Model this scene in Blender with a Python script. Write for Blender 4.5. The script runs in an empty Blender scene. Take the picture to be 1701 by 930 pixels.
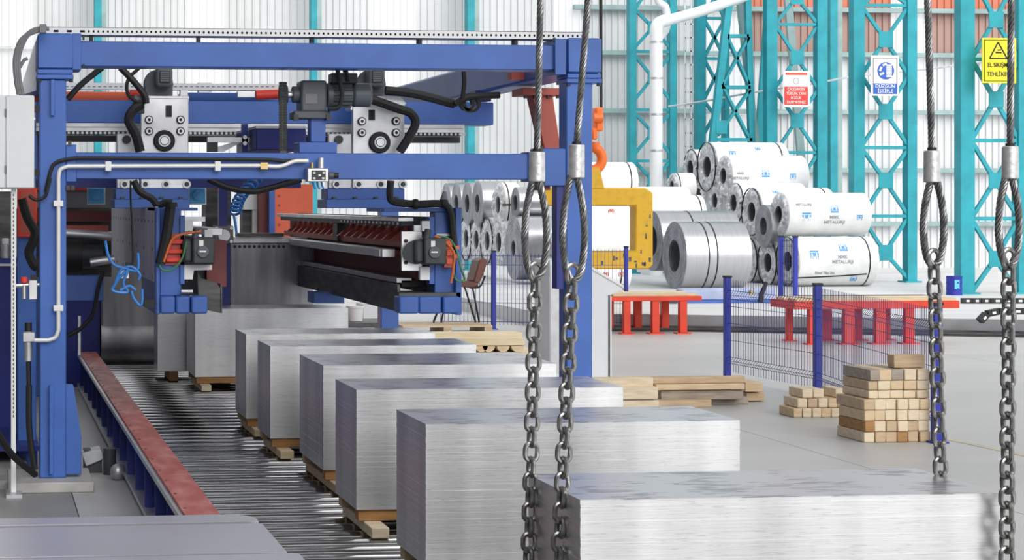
import bpy, bmesh, math, random
from mathutils import Vector, Matrix
from math import sin, cos, pi, radians
random.seed(7)
D = bpy.data
S = bpy.context.scene
COL = S.collection

# ---------------------------------------------------------------- camera, sky, light, exposure
FPX, YAW, PX, PY, EYE = 3200.0, math.atan(341/3200), 314.0, 339.0, 1.65
cd = D.cameras.new('camera'); cam = D.objects.new('camera', cd); COL.objects.link(cam)
cam.location = (0, 0, EYE)
cam.rotation_euler = (pi/2, 0, -YAW)
cd.sensor_width = 36; cd.lens = 36*FPX/1701
cd.shift_x = (850.5-PX)/1701; cd.shift_y = (PY-465)/1701
cd.clip_end = 300
S.camera = cam

w = D.worlds.new('overcast_sky'); S.world = w; w.use_nodes = True
bg = w.node_tree.nodes['Background']
bg.inputs[0].default_value = (0.97, 0.985, 1.0, 1); bg.inputs[1].default_value = 1.05
sd = D.lights.new('soft_sun', 'SUN'); sun = D.objects.new('soft_sun', sd); COL.objects.link(sun)
sd.energy = 2.5; sd.angle = radians(50); sd.color = (1, 0.98, 0.95)
sun.rotation_euler = (radians(52), radians(20), 0)
S.view_settings.view_transform = 'Standard'; S.view_settings.look = 'None'
S.view_settings.exposure = 0.0; S.view_settings.gamma = 1; S.view_settings.use_curve_mapping = False

# ---------------------------------------------------------------- helpers
_c, _s = cos(YAW), sin(YAW)
def at(px, py, Y):
    "point seen at photo pixel (px, py) that lies at distance Y down the hall"
    u = (px-PX)/FPX; v = (PY-py)/FPX; k = Y/(_c-u*_s)
    return Vector(((_s+u*_c)*k, Y, EYE+v*k))
def onz(px, py, z=0.0):
    u = (px-PX)/FPX; v = (PY-py)/FPX; k = (z-EYE)/v
    return Vector(((_s+u*_c)*k, (_c-u*_s)*k, z))
def X(px, Y): return at(px, PY, Y).x
def Z(py, Y, px=600): return at(px, py, Y).z
def mpp(px, Y): return Y/(_c-(px-PX)/FPX*_s)/FPX      # metres per pixel

class MB:
    def __init__(s): s.v = []; s.f = []
    def add(s, vs, fs):
        n = len(s.v); s.v += [Vector(p) for p in vs]; s.f += [[i+n for i in f] for f in fs]; return s
    def box(s, x0, y0, z0, x1, y1, z1):
        x0, x1 = min(x0, x1), max(x0, x1); y0, y1 = min(y0, y1), max(y0, y1); z0, z1 = min(z0, z1), max(z0, z1)
        return s.add([(x0,y0,z0),(x1,y0,z0),(x1,y1,z0),(x0,y1,z0),(x0,y0,z1),(x1,y0,z1),(x1,y1,z1),(x0,y1,z1)],
                     [[0,3,2,1],[4,5,6,7],[0,1,5,4],[1,2,6,5],[2,3,7,6],[3,0,4,7]])
    def pbox(s, a, b, c, d, Y, dep):
        "box whose front face fills photo pixels a..c, b..d at distance Y"
        p = at(a, d, Y); q = at(c, b, Y); m = (a+c)/2
        z0, z1 = at(m, d, Y).z, at(m, b, Y).z
        return s.box(p.x, Y, z0, q.x, Y+dep, z1)
    def obox(s, p, q, wd, ht, up=(0,0,1)):
        "bar from p to q, wd across and ht along up"
        p, q, up = Vector(p), Vector(q), Vector(up)
        d = (q-p).normalized(); a = d.cross(up)
        if a.length < 1e-4: a = d.cross(Vector((1,0,0)))
        a.normalize(); b = a.cross(d).normalized()
        a *= wd/2; b *= ht/2
        return s.add([p-a-b,p+a-b,p+a+b,p-a+b,q-a-b,q+a-b,q+a+b,q-a+b],
                     [[0,3,2,1],[4,5,6,7],[0,1,5,4],[1,2,6,5],[2,3,7,6],[3,0,4,7]][0:0] +
                     [[3,2,1,0],[4,5,6,7],[0,1,5,4],[1,2,6,5],[2,3,7,6],[3,0,4,7]])
    def cyl(s, p, q, r, n=16, r2=None, cap=True):
        p, q = Vector(p), Vector(q); r2 = r if r2 is None else r2
        d = (q-p).normalized(); a = d.orthogonal().normalized(); b = d.cross(a)
        vs = []
        for k in range(n):
            t = 2*pi*k/n; o = a*cos(t)+b*sin(t); vs += [p+o*r, q+o*r2]
        fs = [[2*k, 2*((k+1)%n), 2*((k+1)%n)+1, 2*k+1] for k in range(n)]
        if cap: fs += [[2*k for k in range(n)][::-1], [2*k+1 for k in range(n)]]
        return s.add(vs, fs)
    def ring(s, p, q, r, ri, n=24):
        "hollow cylinder"
        p, q = Vector(p), Vector(q); d = (q-p).normalized(); a = d.orthogonal().normalized(); b = d.cross(a)
        vs = []
        for k in range(n):
            t = 2*pi*k/n; o = a*cos(t)+b*sin(t); vs += [p+o*r, q+o*r, q+o*ri, p+o*ri]
        fs = []
        for k in range(n):
            i, j = 4*k, 4*((k+1)%n)
            for m in range(4): fs.append([i+m, j+m, j+(m+1)%4, i+(m+1)%4])
        return s.add(vs, fs)
    def tube(s, pts, r, n=8, closed=False):
        pts = [Vector(p) for p in pts]; N = len(pts); vs = []; fs = []; a = None
        for i, p in enumerate(pts):
            t = (pts[(i+1) % N]-pts[i-1]) if closed else (pts[min(i+1,N-1)]-pts[max(i-1,0)])
            t.normalize()
            a = t.orthogonal() if a is None else a-t*a.dot(t)
            a.normalize(); b = t.cross(a)
            for k in range(n):
                u = 2*pi*k/n; vs.append(p+(a*cos(u)+b*sin(u))*r)
        for i in range(N if closed else N-1):
            for k in range(n):
                A, B = i*n, ((i+1) % N)*n; fs.append([A+k, A+(k+1)%n, B+(k+1)%n, B+k])
        if not closed: fs += [list(range(n))[::-1], [(N-1)*n+k for k in range(n)]]
        return s.add(vs, fs)
    def prism(s, poly, vec):
        poly = [Vector(p) for p in poly]; vec = Vector(vec); n = len(poly)
        return s.add(poly+[p+vec for p in poly],
                     [list(range(n))[::-1], [n+k for k in range(n)]]+[[k, (k+1)%n, n+(k+1)%n, n+k] for k in range(n)])
    def sphere(s, c, r, n=12, m=8, sz=1.0):
        vs = []; fs = []; c = Vector(c)
        for i in range(m+1):
            th = pi*i/m
            for k in range(n):
                u = 2*pi*k/n; vs.append(c+Vector((r*sin(th)*cos(u), r*sin(th)*sin(u), r*cos(th)*sz)))
        for i in range(m):
            for k in range(n): fs.append([i*n+k, (i+1)*n+k, (i+1)*n+(k+1)%n, i*n+(k+1)%n])
        return s.add(vs, fs)
    def build(s, name, mat, parent=None, bevel=0, smooth=True, seg=1, label=None):
        me = D.meshes.new(name)
        if parent is not None: o0 = org(parent)
        else:
            lo = [min(v[i] for v in s.v) for i in range(3)]; hi = [max(v[i] for v in s.v) for i in range(3)]
            o0 = Vector(((lo[0]+hi[0])/2, (lo[1]+hi[1])/2, lo[2]))
        me.from_pydata([tuple(v-o0) for v in s.v], [], s.f)
        bm = bmesh.new(); bm.from_mesh(me); bmesh.ops.recalc_face_normals(bm, faces=bm.faces); bm.to_mesh(me); bm.free()
        me.materials.append(mat)
        if smooth:
            me.polygons.foreach_set('use_smooth', [True]*len(me.polygons)); me.set_sharp_from_angle(angle=radians(38))
        ob = D.objects.new(name, me); COL.objects.link(ob)
        if parent is not None: ob.parent = parent
        else: ob.location = o0
        if bevel:
            b = ob.modifiers.new('edge', 'BEVEL'); b.width = bevel; b.segments = seg; b.limit_method = 'ANGLE'; b.angle_limit = radians(40)
        if label: ob['label'] = label
        return ob
def org(o):
    v = Vector((0,0,0))
    while o is not None: v = v+o.location; o = o.parent
    return v
def tag(o, label, cat, group=None, kind=None):
    if label: o['label'] = label
    if cat: o['category'] = cat
    if group: o['group'] = group
    if kind: o['kind'] = kind
    return o
def thing(name, label, cat, loc, group=None):
    o = D.objects.new(name, None); COL.objects.link(o); o.location = loc; o.empty_display_size = 0.1
    return tag(o, label, cat, group)
def struct(name, label=None, mb=None, mat=None, loc=(0,0,0), **k):
    o = mb.build(name, mat, **k) if mb else thing(name, None, None, loc)
    o['kind'] = 'structure'
    if label: o['label'] = label
    return o
def share(src, name, parent, loc, rot=(0,0,0), scale=(1,1,1)):
    o = D.objects.new(name, src.data); COL.objects.link(o); o.parent = parent
    o.location = loc; o.rotation_euler = rot; o.scale = scale
    for m in src.modifiers:
        b = o.modifiers.new(m.name, m.type); b.width = m.width; b.segments = m.segments; b.limit_method = m.limit_method; b.angle_limit = m.angle_limit
    return o
def bez(pts, n=10):
    "smooth curve through points (Catmull-Rom)"
    P = [Vector(p) for p in pts]; P = [2*P[0]-P[1]]+P+[2*P[-1]-P[-2]]; out = []
    for i in range(1, len(P)-2):
        for k in range(n):
            t = k/n; a, b, c, d = P[i-1:i+3]
            out.append(0.5*((2*b)+(c-a)*t+(2*a-5*b+4*c-d)*t*t+(3*b-a-3*c+d)*t**3))
    return out+[P[-2]]

# ---------------------------------------------------------------- materials
def mat(name, col, rough=0.5, metal=0.0, var=0.12, scale=3.0, stretch=(1,1,1), bump=0.0, spec=0.5, col2=None, lo=0.35, hi=0.65, detail=4.0, coat=0.0, rvar=0.0):
    m = D.materials.new(name); m.use_nodes = True; nt = m.node_tree; N = nt.nodes; L = nt.links
    b = N['Principled BSDF']
    b.inputs['Roughness'].default_value = rough; b.inputs['Metallic'].default_value = metal
    b.inputs['Specular IOR Level'].default_value = spec; b.inputs['Coat Weight'].default_value = coat
    tc = N.new('ShaderNodeTexCoord'); mp = N.new('ShaderNodeMapping'); mp.inputs['Scale'].default_value = stretch
    ns = N.new('ShaderNodeTexNoise'); ns.inputs['Scale'].default_value = scale; ns.inputs['Detail'].default_value = detail
    L.new(tc.outputs['Object'], mp.inputs[0]); L.new(mp.outputs[0], ns.inputs['Vector'])
    rp = N.new('ShaderNodeValToRGB'); rp.color_ramp.elements[0].position = lo; rp.color_ramp.elements[1].position = hi
    c2 = col2 if col2 else tuple(min(1, c*(1+var)) for c in col)
    c1 = col if col2 else tuple(c*(1-var) for c in col)
    rp.color_ramp.elements[0].color = (*c1, 1); rp.color_ramp.elements[1].color = (*c2, 1)
    L.new(ns.outputs[0], rp.inputs[0]); L.new(rp.outputs[0], b.inputs['Base Color'])
    if rvar:
        mr = N.new('ShaderNodeMapRange'); mr.inputs['To Min'].default_value = rough-rvar; mr.inputs['To Max'].default_value = rough+rvar
        L.new(ns.outputs[0], mr.inputs[0]); L.new(mr.outputs[0], b.inputs['Roughness'])
    if bump:
        bp = N.new('ShaderNodeBump'); bp.inputs['Strength'].default_value = bump; bp.inputs['Distance'].default_value = 0.02
        L.new(ns.outputs[0], bp.inputs['Height']); L.new(bp.outputs[0], b.inputs['Normal'])
    return m
M = {}
M['blue'] = mat('blue_paint', (0.055, 0.145, 0.48), 0.36, var=0.12, scale=2.5)
M['navy'] = mat('navy_paint', (0.018, 0.03, 0.22), 0.4)
M['wire'] = mat('fence_wire_blue', (0.025, 0.035, 0.20), 0.5)
M['fblue'] = mat('fence_blue_paint', (0.02, 0.035, 0.36), 0.45)
M['teal'] = mat('teal_paint', (0.015, 0.33, 0.40), 0.5, var=0.12)
M['tealg'] = mat('grey_teal_paint', (0.30, 0.42, 0.42), 0.5)
M['red'] = mat('rail_red_paint', (0.42, 0.09, 0.075), 0.5, col2=(0.60, 0.24, 0.21), scale=7, stretch=(1.5,0.6,1), lo=0.42, hi=0.72)
M['tred'] = mat('table_red_paint', (0.75, 0.055, 0.02), 0.45)
M['dred'] = mat('dark_red_paint', (0.17, 0.03, 0.028), 0.5)
M['cred'] = mat('column_red_paint', (0.50, 0.10, 0.07), 0.5)
M['orange'] = mat('orange_paint', (0.92, 0.17, 0.08), 0.5, var=0.06)
M['hook'] = mat('hook_orange', (0.85, 0.16, 0.02), 0.4)
M['yellow'] = mat('yellow_paint', (0.56, 0.31, 0.008), 0.5, scale=9, col2=(0.64, 0.37, 0.01), lo=0.3, hi=0.5)
M['white'] = mat('white_enamel', (0.80, 0.82, 0.84), 0.4, var=0.03)
M['tray'] = mat('cable_tray_white', (0.85, 0.86, 0.86), 0.45, var=0.03)
M['galv'] = mat('galvanised_steel', (0.62, 0.63, 0.65), 0.42, metal=0.8, var=0.1, scale=8)
M['silver'] = mat('machined_plate', (0.72, 0.72, 0.73), 0.36, metal=0.85, var=0.15, scale=5)
M['steel'] = None
M['coilbody'] = mat('bare_coil_steel', (0.50, 0.505, 0.53), 0.33, metal=1.0, var=0.05, scale=2, stretch=(10,1,1))
M['coilend'] = mat('coil_end_windings', (0.36, 0.37, 0.41), 0.5, metal=0.7, var=0.2, scale=5)
M['wrap'] = mat('white_wrap', (0.82, 0.82, 0.82), 0.55, var=0.06, scale=5, bump=0.15)
M['crimp'] = mat('crumpled_wrap', (0.45, 0.46, 0.49), 0.35, metal=0.55, scale=9, col2=(0.80, 0.81, 0.83), bump=0.8, lo=0.4, hi=0.6)
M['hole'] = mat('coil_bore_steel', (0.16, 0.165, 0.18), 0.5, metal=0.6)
M['dark'] = mat('dark_cast_iron', (0.045, 0.05, 0.055), 0.5, var=0.3, scale=8)
M['mgrey'] = mat('motor_grey', (0.10, 0.115, 0.13), 0.45, var=0.12)
M['black'] = mat('black_rubber', (0.012, 0.012, 0.013), 0.55, var=0.2)
M['strap'] = mat('black_strap', (0.015, 0.015, 0.015), 0.5)
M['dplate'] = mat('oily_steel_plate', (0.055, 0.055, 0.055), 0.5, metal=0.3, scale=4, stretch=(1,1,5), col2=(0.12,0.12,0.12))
M['aplate'] = mat('grey_arm_plate', (0.52, 0.50, 0.57), 0.5, metal=0.1, scale=5, stretch=(6,6,0.6), col2=(0.70,0.68,0.74))
M['holeplate'] = mat('worn_stop_plate', (0.24, 0.24, 0.26), 0.42, metal=0.75, scale=3, stretch=(3,3,0.4), col2=(0.40,0.40,0.42))
M['roller'] = mat('roller_steel', (0.22, 0.218, 0.215), 0.17, metal=1.0, col2=(0.62,0.62,0.63), scale=4, stretch=(.6,2,2), lo=.36, hi=.6)
M['pan'] = mat('oily_pan', (0.035, 0.035, 0.038), 0.45, var=0.4, scale=6)
M['chain'] = mat('chain_steel', (0.30, 0.295, 0.29), 0.30, metal=0.95, var=0.3, scale=25)
M['rope'] = mat('wire_rope_steel', (0.22, 0.22, 0.225), 0.34, metal=0.9, var=0.3, scale=40)
M['ferrule'] = mat('aluminium_ferrule', (0.72, 0.72, 0.72), 0.38, metal=0.8, var=0.12, scale=60, bump=0.1)
M['conduit'] = mat('white_conduit', (0.80, 0.80, 0.78), 0.35, metal=0.2, var=0.04)
M['brass'] = mat('brass', (0.55, 0.42, 0.18), 0.35, metal=0.9)
M['bluehose'] = mat('blue_air_hose', (0.05, 0.24, 0.68), 0.35)
M['lblue'] = mat('light_blue_valve', (0.14, 0.56, 0.98), 0.4)
M['wireo'] = mat('orange_wire', (0.70, 0.16, 0.04), 0.5)
M['wireg'] = mat('green_wire', (0.06, 0.25, 0.10), 0.5)
M['cable'] = mat('grey_cable', (0.20, 0.20, 0.21), 0.5)
M['concrete'] = mat('pale_concrete', (0.50, 0.49, 0.47), 0.6, var=0.10, scale=6)
M['brown'] = mat('brown_vinyl', (0.14, 0.05, 0.035), 0.45)
M['paper'] = mat('sign_white', (0.86, 0.86, 0.86), 0.5, var=0.01)
M['signred'] = mat('sign_red', (0.80, 0.06, 0.04), 0.5, var=0.03)
M['signblue'] = mat('sign_blue', (0.03, 0.12, 0.52), 0.5, var=0.03)
M['signyel'] = mat('sign_yellow', (0.92, 0.80, 0.02), 0.5, var=0.03)
M['print'] = mat('print_black', (0.02, 0.02, 0.02), 0.6)
M['printblue'] = mat('print_blue', (0.10, 0.36, 0.68), 0.6)
M['printgrey'] = mat('print_grey', (0.30, 0.31, 0.33), 0.6)
M['clad'] = mat('grey_cladding', (0.66, 0.67, 0.68), 0.45, var=0.04, scale=1.0)
M['pink'] = mat('salmon_cladding', (0.40, 0.25, 0.215), 0.5, var=0.05, scale=1.0)
M['clado'] = mat('orange_cladding', (0.62, 0.20, 0.12), 0.5, var=0.05)
M['leftwall'] = mat('dark_grey_wall', (0.24, 0.24, 0.245), 0.6, var=0.1, scale=1)
woods = [((0.62,0.45,0.27),(0.74,0.58,0.38)), ((0.50,0.36,0.22),(0.62,0.47,0.31)), ((0.70,0.56,0.38),(0.82,0.70,0.52)), ((0.30,0.25,0.20),(0.42,0.36,0.29)), ((0.33,0.16,0.05),(0.46,0.25,0.09))]
WOOD = [mat('timber_%s' % n, a, 0.65, col2=b, scale=6, stretch=(1,6,6), bump=0.1) for n, (a, b) in zip(('tan','brown','pale','weathered','amber'), woods)]
PWOOD = mat('fresh_spruce', (0.80, 0.66, 0.42), 0.6, col2=(0.88,0.78,0.58), scale=5, stretch=(1,7,7))
def daylight_mat():
    m = D.materials.new('translucent_daylight_sheet'); m.use_nodes = True; nt = m.node_tree; N = nt.nodes; L = nt.links
    for n in list(N): N.remove(n)
    o = N.new('ShaderNodeOutputMaterial'); a = N.new('ShaderNodeBsdfTranslucent'); b = N.new('ShaderNodeBsdfDiffuse'); mx = N.new('ShaderNodeMixShader')
    a.inputs[0].default_value = (0.96, 0.97, 0.98, 1); b.inputs[0].default_value = (0.9, 0.9, 0.9, 1); mx.inputs[0].default_value = 0.5
    L.new(a.outputs[0], mx.inputs[1]); L.new(b.outputs[0], mx.inputs[2]); L.new(mx.outputs[0], o.inputs[0])
    return m
M['day'] = daylight_mat()
def floor_mat():
    m = mat('hall_floor_concrete', (0.46, 0.455, 0.45), 0.42, col2=(0.60, 0.595, 0.585), scale=0.35, stretch=(0.5,1.6,1), lo=0.3, hi=0.7, detail=8)
    return m
M['floor'] = floor_mat()
M['floord'] = mat('darker_concrete', (0.24, 0.235, 0.23), 0.5, col2=(0.36, 0.355, 0.345), scale=1.2, lo=0.3, hi=0.7, detail=8)  # darker concrete tone, used on the left slabs only
def top_mat():
    "bare sheet with oil smears"
    m = D.materials.new('top_sheet'); m.use_nodes = True; nt = m.node_tree; N = nt.nodes; L = nt.links
    b = N['Principled BSDF']; b.inputs['Metallic'].default_value = 0.95; b.inputs['Roughness'].default_value = 0.3
    tc = N.new('ShaderNodeTexCoord'); mp = N.new('ShaderNodeMapping'); mp.inputs['Scale'].default_value = (9, 45, 1)
    ns = N.new('ShaderNodeTexNoise'); ns.inputs['Scale'].default_value = 1.3; ns.inputs['Detail'].default_value = 3
    big = N.new('ShaderNodeTexNoise'); big.inputs['Scale'].default_value = 4.0
    L.new(tc.outputs['Object'], mp.inputs[0]); L.new(mp.outputs[0], ns.inputs['Vector']); L.new(tc.outputs['Object'], big.inputs['Vector'])
    mul = N.new('ShaderNodeMath'); mul.operation = 'MULTIPLY'; L.new(ns.outputs[0], mul.inputs[0]); L.new(big.outputs[0], mul.inputs[1])
    rp = N.new('ShaderNodeValToRGB'); e = rp.color_ramp.elements
    e[0].position = 0.285; e[0].color = (0.62, 0.62, 0.65, 1); e[1].position = 0.33; e[1].color = (0.30, 0.285, 0.33, 1)
    L.new(mul.outputs[0], rp.inputs[0]); L.new(rp.outputs[0], b.inputs['Base Color'])
    return m
M['top'] = top_mat()

def steel_mat():
    "cut sheet edges: fine layered streaks, soft upright bands painted in as reflections, short dark nicks"
    m = mat('sheet_edges', (0.68, 0.685, 0.70), 0.34, metal=0.94, col2=(0.88, 0.885, 0.895), scale=4, stretch=(0.9,0.9,120), lo=0.25, hi=0.75, bump=0.03, rvar=0.06)
    nt = m.node_tree; N = nt.nodes; L = nt.links; b = N['Principled BSDF']; src = b.inputs['Base Color'].links[0].from_socket
    tc = [n for n in N if n.type == 'TEX_COORD'][0]
    def band(st, sc, lo, hi, c0, c1, det=2):
        mp = N.new('ShaderNodeMapping'); mp.inputs['Scale'].default_value = st; ns = N.new('ShaderNodeTexNoise'); ns.inputs['Scale'].default_value = sc; ns.inputs['Detail'].default_value = det
        L.new(tc.outputs['Object'], mp.inputs[0]); L.new(mp.outputs[0], ns.inputs['Vector']); r = N.new('ShaderNodeValToRGB'); e = r.color_ramp.elements
        e[0].position = lo; e[0].color = (c0,c0,c0,1); e[1].position = hi; e[1].color = (c1,c1,c1,1); L.new(ns.outputs[0], r.inputs[0]); return r.outputs[0]
    for o in (band((5,5,.4), 1.0, .35, .62, .80, 1.0), band((22,22,330), 1.0, .30, .42, .80, 1.0, 3)):  # wide bands paint hall reflections into the edge colour, fine ones are nicks
        mx = N.new('ShaderNodeMix'); mx.data_type = 'RGBA'; mx.blend_type = 'MULTIPLY'; mx.inputs[0].default_value = 1.0
        L.new(src, mx.inputs[6]); L.new(o, mx.inputs[7]); src = mx.outputs[2]
    L.new(src, b.inputs['Base Color']); return m
M['steel'] = steel_mat()

# ================================================================ the hall
WY = 42.0
fl = struct('floor', 'pale grey concrete hall floor with saw-cut joints', MB().box(-12, -14, -0.3, 34, 46, -0.012), M['pan'])
FX = [-12, -4.5, 0.5, 5.5, 10.5, 15.5, 20.5, 26.5, 34]; FY = [-14, -7, 1, 7, 13.1, 19.3, 25.5, 31.7, 38, 46]
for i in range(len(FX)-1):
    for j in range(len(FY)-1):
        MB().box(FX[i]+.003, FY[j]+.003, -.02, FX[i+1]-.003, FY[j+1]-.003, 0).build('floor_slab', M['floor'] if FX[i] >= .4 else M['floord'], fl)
a, b = onz(1560, 728), onz(1900, 800)
MB().prism([a+Vector((0,0,.001)), b+Vector((0,0,.001)), b+Vector((.06,.05,.001)), a+Vector((.06,.05,.001))], (0,0,.001)).build('painted_line', mat('worn_yellow_line', (0.55,0.50,0.36), 0.6), fl)

def ribs(x0, x1, z0, z1, y, axis='x', pitch=.157):
    n = max(1, round((x1-x0)/pitch)); p = (x1-x0)/n; prof = []
    for k in range(n):
        s = x0+k*p
        prof += [(s, 0), (s+p*.66, 0), (s+p*.74, -.035), (s+p*.92, -.035)]
    prof.append((x1, 0))
    vs = []; fs = []
    for (a, d) in prof:
        for z in (z0, z1): vs.append((a, y+d, z) if axis == 'x' else (y-d, a, z))
    for k in range(len(prof)-1): fs.append([2*k, 2*k+2, 2*k+3, 2*k+1])
    return MB().add(vs, fs)
wb = struct('wall_back', 'far corrugated cladding wall with bright translucent daylight strips')
segs = [(-420,-130,'c'),(-130,-30,'c'),(-30,55,'d'),(55,172,'c'),(172,310,'c'),(310,372,'d'),(372,448,'c'),(448,522,'c'),(522,613,'c'),(613,690,'d'),(690,783,'c'),(783,920,'c'),(920,965,'d'),
        (965,1062,'c'),(1062,1165,'c'),(1165,1245,'d'),(1245,1322,'c'),(1322,1400,'c'),(1400,1480,'c'),(1480,1537,'d'),(1537,1640,'c'),(1640,1760,'c'),(1760,1820,'d'),(1820,1960,'c'),(1960,2100,'c')]
rows = [(.2,1.2),(1.2,2.42),(2.42,3.74),(3.74,5.04),(5.04,6.05),(6.05,9)]
for (p0, p1, t) in segs:
    x0, x1 = X(p0, WY), X(p1, WY)
    for k, (z0, z1) in enumerate(rows):
        m = M['clad']
        if p0 >= 1245: m = M['clad'] if k < 4 else (M['pink'] if k == 4 else M['clado'])
        if t == 'd': m = M['day']
        ribs(x0, x1, z0, z1, WY).build('daylight_panel' if t == 'd' else 'cladding_panel', m, wb, smooth=False)
for z in (1.2, 2.42, 3.74, 5.04, 6.05):
    MB().box(X(950, WY), WY-.20, z-.05, X(2100, WY), WY-.06, z+.05).build('girt', M['tealg'], wb)
for z in (5.04, 7.2):
    MB().box(X(-420, WY), WY-.12, z-.03, X(950, WY), WY-.06, z+.03).build('girt', M['galv'], wb)
# out-of-view roof panels, added so daylight enters from the front and right
cl_ = struct('added_ceiling', 'unseen grey roof panels with gaps, added to shape the daylight')
for k in range(4):
    MB().box(-3.2, 2+k*5.2, 8.6, 11, 5.9+k*5.2, 8.7).build('added_roof_panel', M['leftwall'], cl_)
# unseen left wall, added dark to cut light and reflections from the left
wl = struct('added_wall_left', 'unseen dark grey left wall, added to dim light from the left')
for k in range(14):
    ribs(-12+k*4, -8+k*4, 0, 8.6, -3.2, axis='y', pitch=.4).build('cladding_panel', M['leftwall'], wl, smooth=False)

# raised plinth at the back with its kerb
q = [onz(905, 546), onz(1110, 547), onz(1650, 556), onz(1950, 561)]
pl = struct('trim_1', 'raised pale concrete plinth under the coil yard', MB().prism([q[0], q[1], q[2], q[3], (34, WY, 0), (q[0].x, WY, 0)], (0,0,.2)), mat('plinth_concrete', (0.66,0.66,0.66), 0.5, var=0.06, scale=0.8, stretch=(.5,1.5,1)))
kb = MB()
for a, b in zip(q[:-1], q[1:]): kb.obox(a+Vector((0,-.012,.11)), b+Vector((0,-.012,.11)), .024, .17)
kb.build('kerb_face', mat('grey_kerb_steel', (0.34,0.35,0.37), 0.4, metal=0.5), pl)
for k, (dy, z) in enumerate(((.16, .05), (.42, .035))):
    rb = MB()
    for a, b in zip(q[:-1], q[1:]):
        o = Vector((0, -dy, 0)); rb.obox(a+o+Vector((0,0,z)), b+o+Vector((0,0,z)), .045, .022); rb.obox(a+o+Vector((0,0,z/2)), b+o+Vector((0,0,z/2)), .02, z); rb.obox(a+o+Vector((0,0,.006)), b+o+Vector((0,0,.006)), .08, .012)
    o = rb.build('floor_rail', M['dplate']); tag(o, ['dark steel crane rail right along the foot of the kerb', 'dark steel crane rail a step in front of the kerb'][k], 'rail')

# ---------------------------------------------------------------- teal columns
def lattice(xl0, xl1, xr0, xr1, Y, cells, horiz, label, ztop=7.5, zb=.2, dep=.22, gusset=True):
    r = thing('lattice_column', label, 'column', (X((xl0+xr1)/2, Y), Y, zb), 'teal lattice columns of the hall')
    for (a, b) in ((xl0, xl1), (xr0, xr1)):
        MB().box(X(a, Y), Y, zb, X(b, Y), Y+dep, ztop).build('chord', M['teal'], r, bevel=.008)
        MB().box(X(a, Y)-.06, Y-.06, zb, X(b, Y)+.06, Y+dep+.06, zb+.03).build('base_plate', M['teal'], r)
    xa, xb = X(xl1, Y)-.02, X(xr0, Y)+.02; xm = (xa+xb)/2; y = Y+.06
    for (t, m, bt) in cells:
        zt, zm, zb_ = Z(t, Y, xl1), Z(m, Y, xl1), Z(bt, Y, xl1)
        for (x, z) in ((xa, zt), (xb, zt), (xa, zb_), (xb, zb_)):
            MB().obox((x, y, z), (xm, y, zm), .06, .06, up=(0,1,0)).build('diagonal', M['teal'], r)
            
        if gusset:
            g = (xb-xa)*.16
            MB().box(xm-g, y-.05, zm-g*1.05, xm+g, y-.032, zm+g*1.05).build('gusset_plate', M['teal'], r)
    for h in horiz:
        z = Z(h, Y, xl1); MB().box(xa, y-.03, z-.03, xb, y+.03, z+.03).build('tie', M['teal'], r)
    return r
YA, YC, YD, YE = 39.0, 37.6, 34.0, 29.5
lattice(1046,1058,1113,1125,YA,[(-75,-30,15),(15,45,78),(92,128,165),(188,220,255),(268,300,335)],[85,182,267],'teal lattice column behind the white vertical duct')
lattice(1274,1292,1358,1375,YC,[(-60,-5,38),(42,95,145),(150,200,252),(256,310,360),(362,415,452)],[40,253],'teal lattice column carrying the red and white sign')
lattice(1418,1437,1508,1524,YD,[(-60,-20,6),(12,65,122),(128,185,240),(248,300,356),(362,420,462)],[8,245,359],'teal lattice column carrying the blue stacking sign')
lattice(1596,1620,1692,1716,YE,[(-42,32,95),(100,165,230),(236,300,360),(366,430,484)],[98,233,363],'thick teal lattice column beside the blue drum, yellow sign on it')
def post(x0, x1, Y, label, y0=-120):
    o = MB().box(X(x0,Y), Y, .2, X(x1,Y), Y+.3, 7.5)
    r = thing('wall_column', label, 'column', (X(x0,Y), Y, .2), 'teal single wall columns')
    o.build('shaft', M['teal'], r, bevel=.01)
    m = MB()
    m.box(X(x1,Y), Y+.01, .2, X(x1,Y)+.10, Y+.24, 7.5).build('web', M['tealg'], r)  # grey strip set in as the shadow beside the shaft
    MB().box(X(x0,Y)-.06, Y-.06, .2, X(x1,Y)+.16, Y+.34, .23).build('base_plate', M['teal'], r)
post(157, 169, 41.2, 'slim teal wall column behind the left end of the gantry')
post(517, 527, 41.2, 'slim teal wall column behind the grey gear motor')
post(777, 789, 41.2, 'slim teal wall column right of the second carriage')
post(1379, 1392, 39.0, 'plain teal column just right of the red sign column')
# half lattice right of the duct
lattice(1158,1173,1204,1212,39.2,[(-60,-5,30),(32,62,96),(98,130,165),(168,190,222)],[30,97],'tall teal column left of the slanted crane tower',gusset=False)
# slanted tower
YT = 38.0
tw = thing('crane_tower', 'slanting teal trestle tower rising behind the wrapped coils', 'tower', at(1215, 420, YT)*1)
tw.location.z = .2
def tbar(p, q, wd=.13, name='leg', m='teal', Y=YT):
    MB().obox(at(p[0],p[1],Y), at(q[0],q[1],Y), wd, .13, up=(0,1,0)).build(name, M[m], tw)
tbar((1218,-60),(1178,285),.14); tbar((1240,-60),(1250,300),.12); tbar((1222,-60),(1262,300),.12,'leg','tealg',YT+.5)
tbar((1178,285),(1160,450),.14); tbar((1250,300),(1255,450),.12)
for p, q in (((1190,232),(1248,232)),((1197,145),(1245,145)),((1207,60),(1242,60))): tbar(p, q, .07, 'tie')
for p, q in (((1192,225),(1245,150)),((1198,140),(1243,228)),((1200,140),(1243,62)),((1208,62),(1243,140))): tbar(p, q, .05, 'diagonal')
MB().pbox(1190,200,1208,222,YT-.08,.02).build('gusset_plate', M['teal'], tw)
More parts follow.
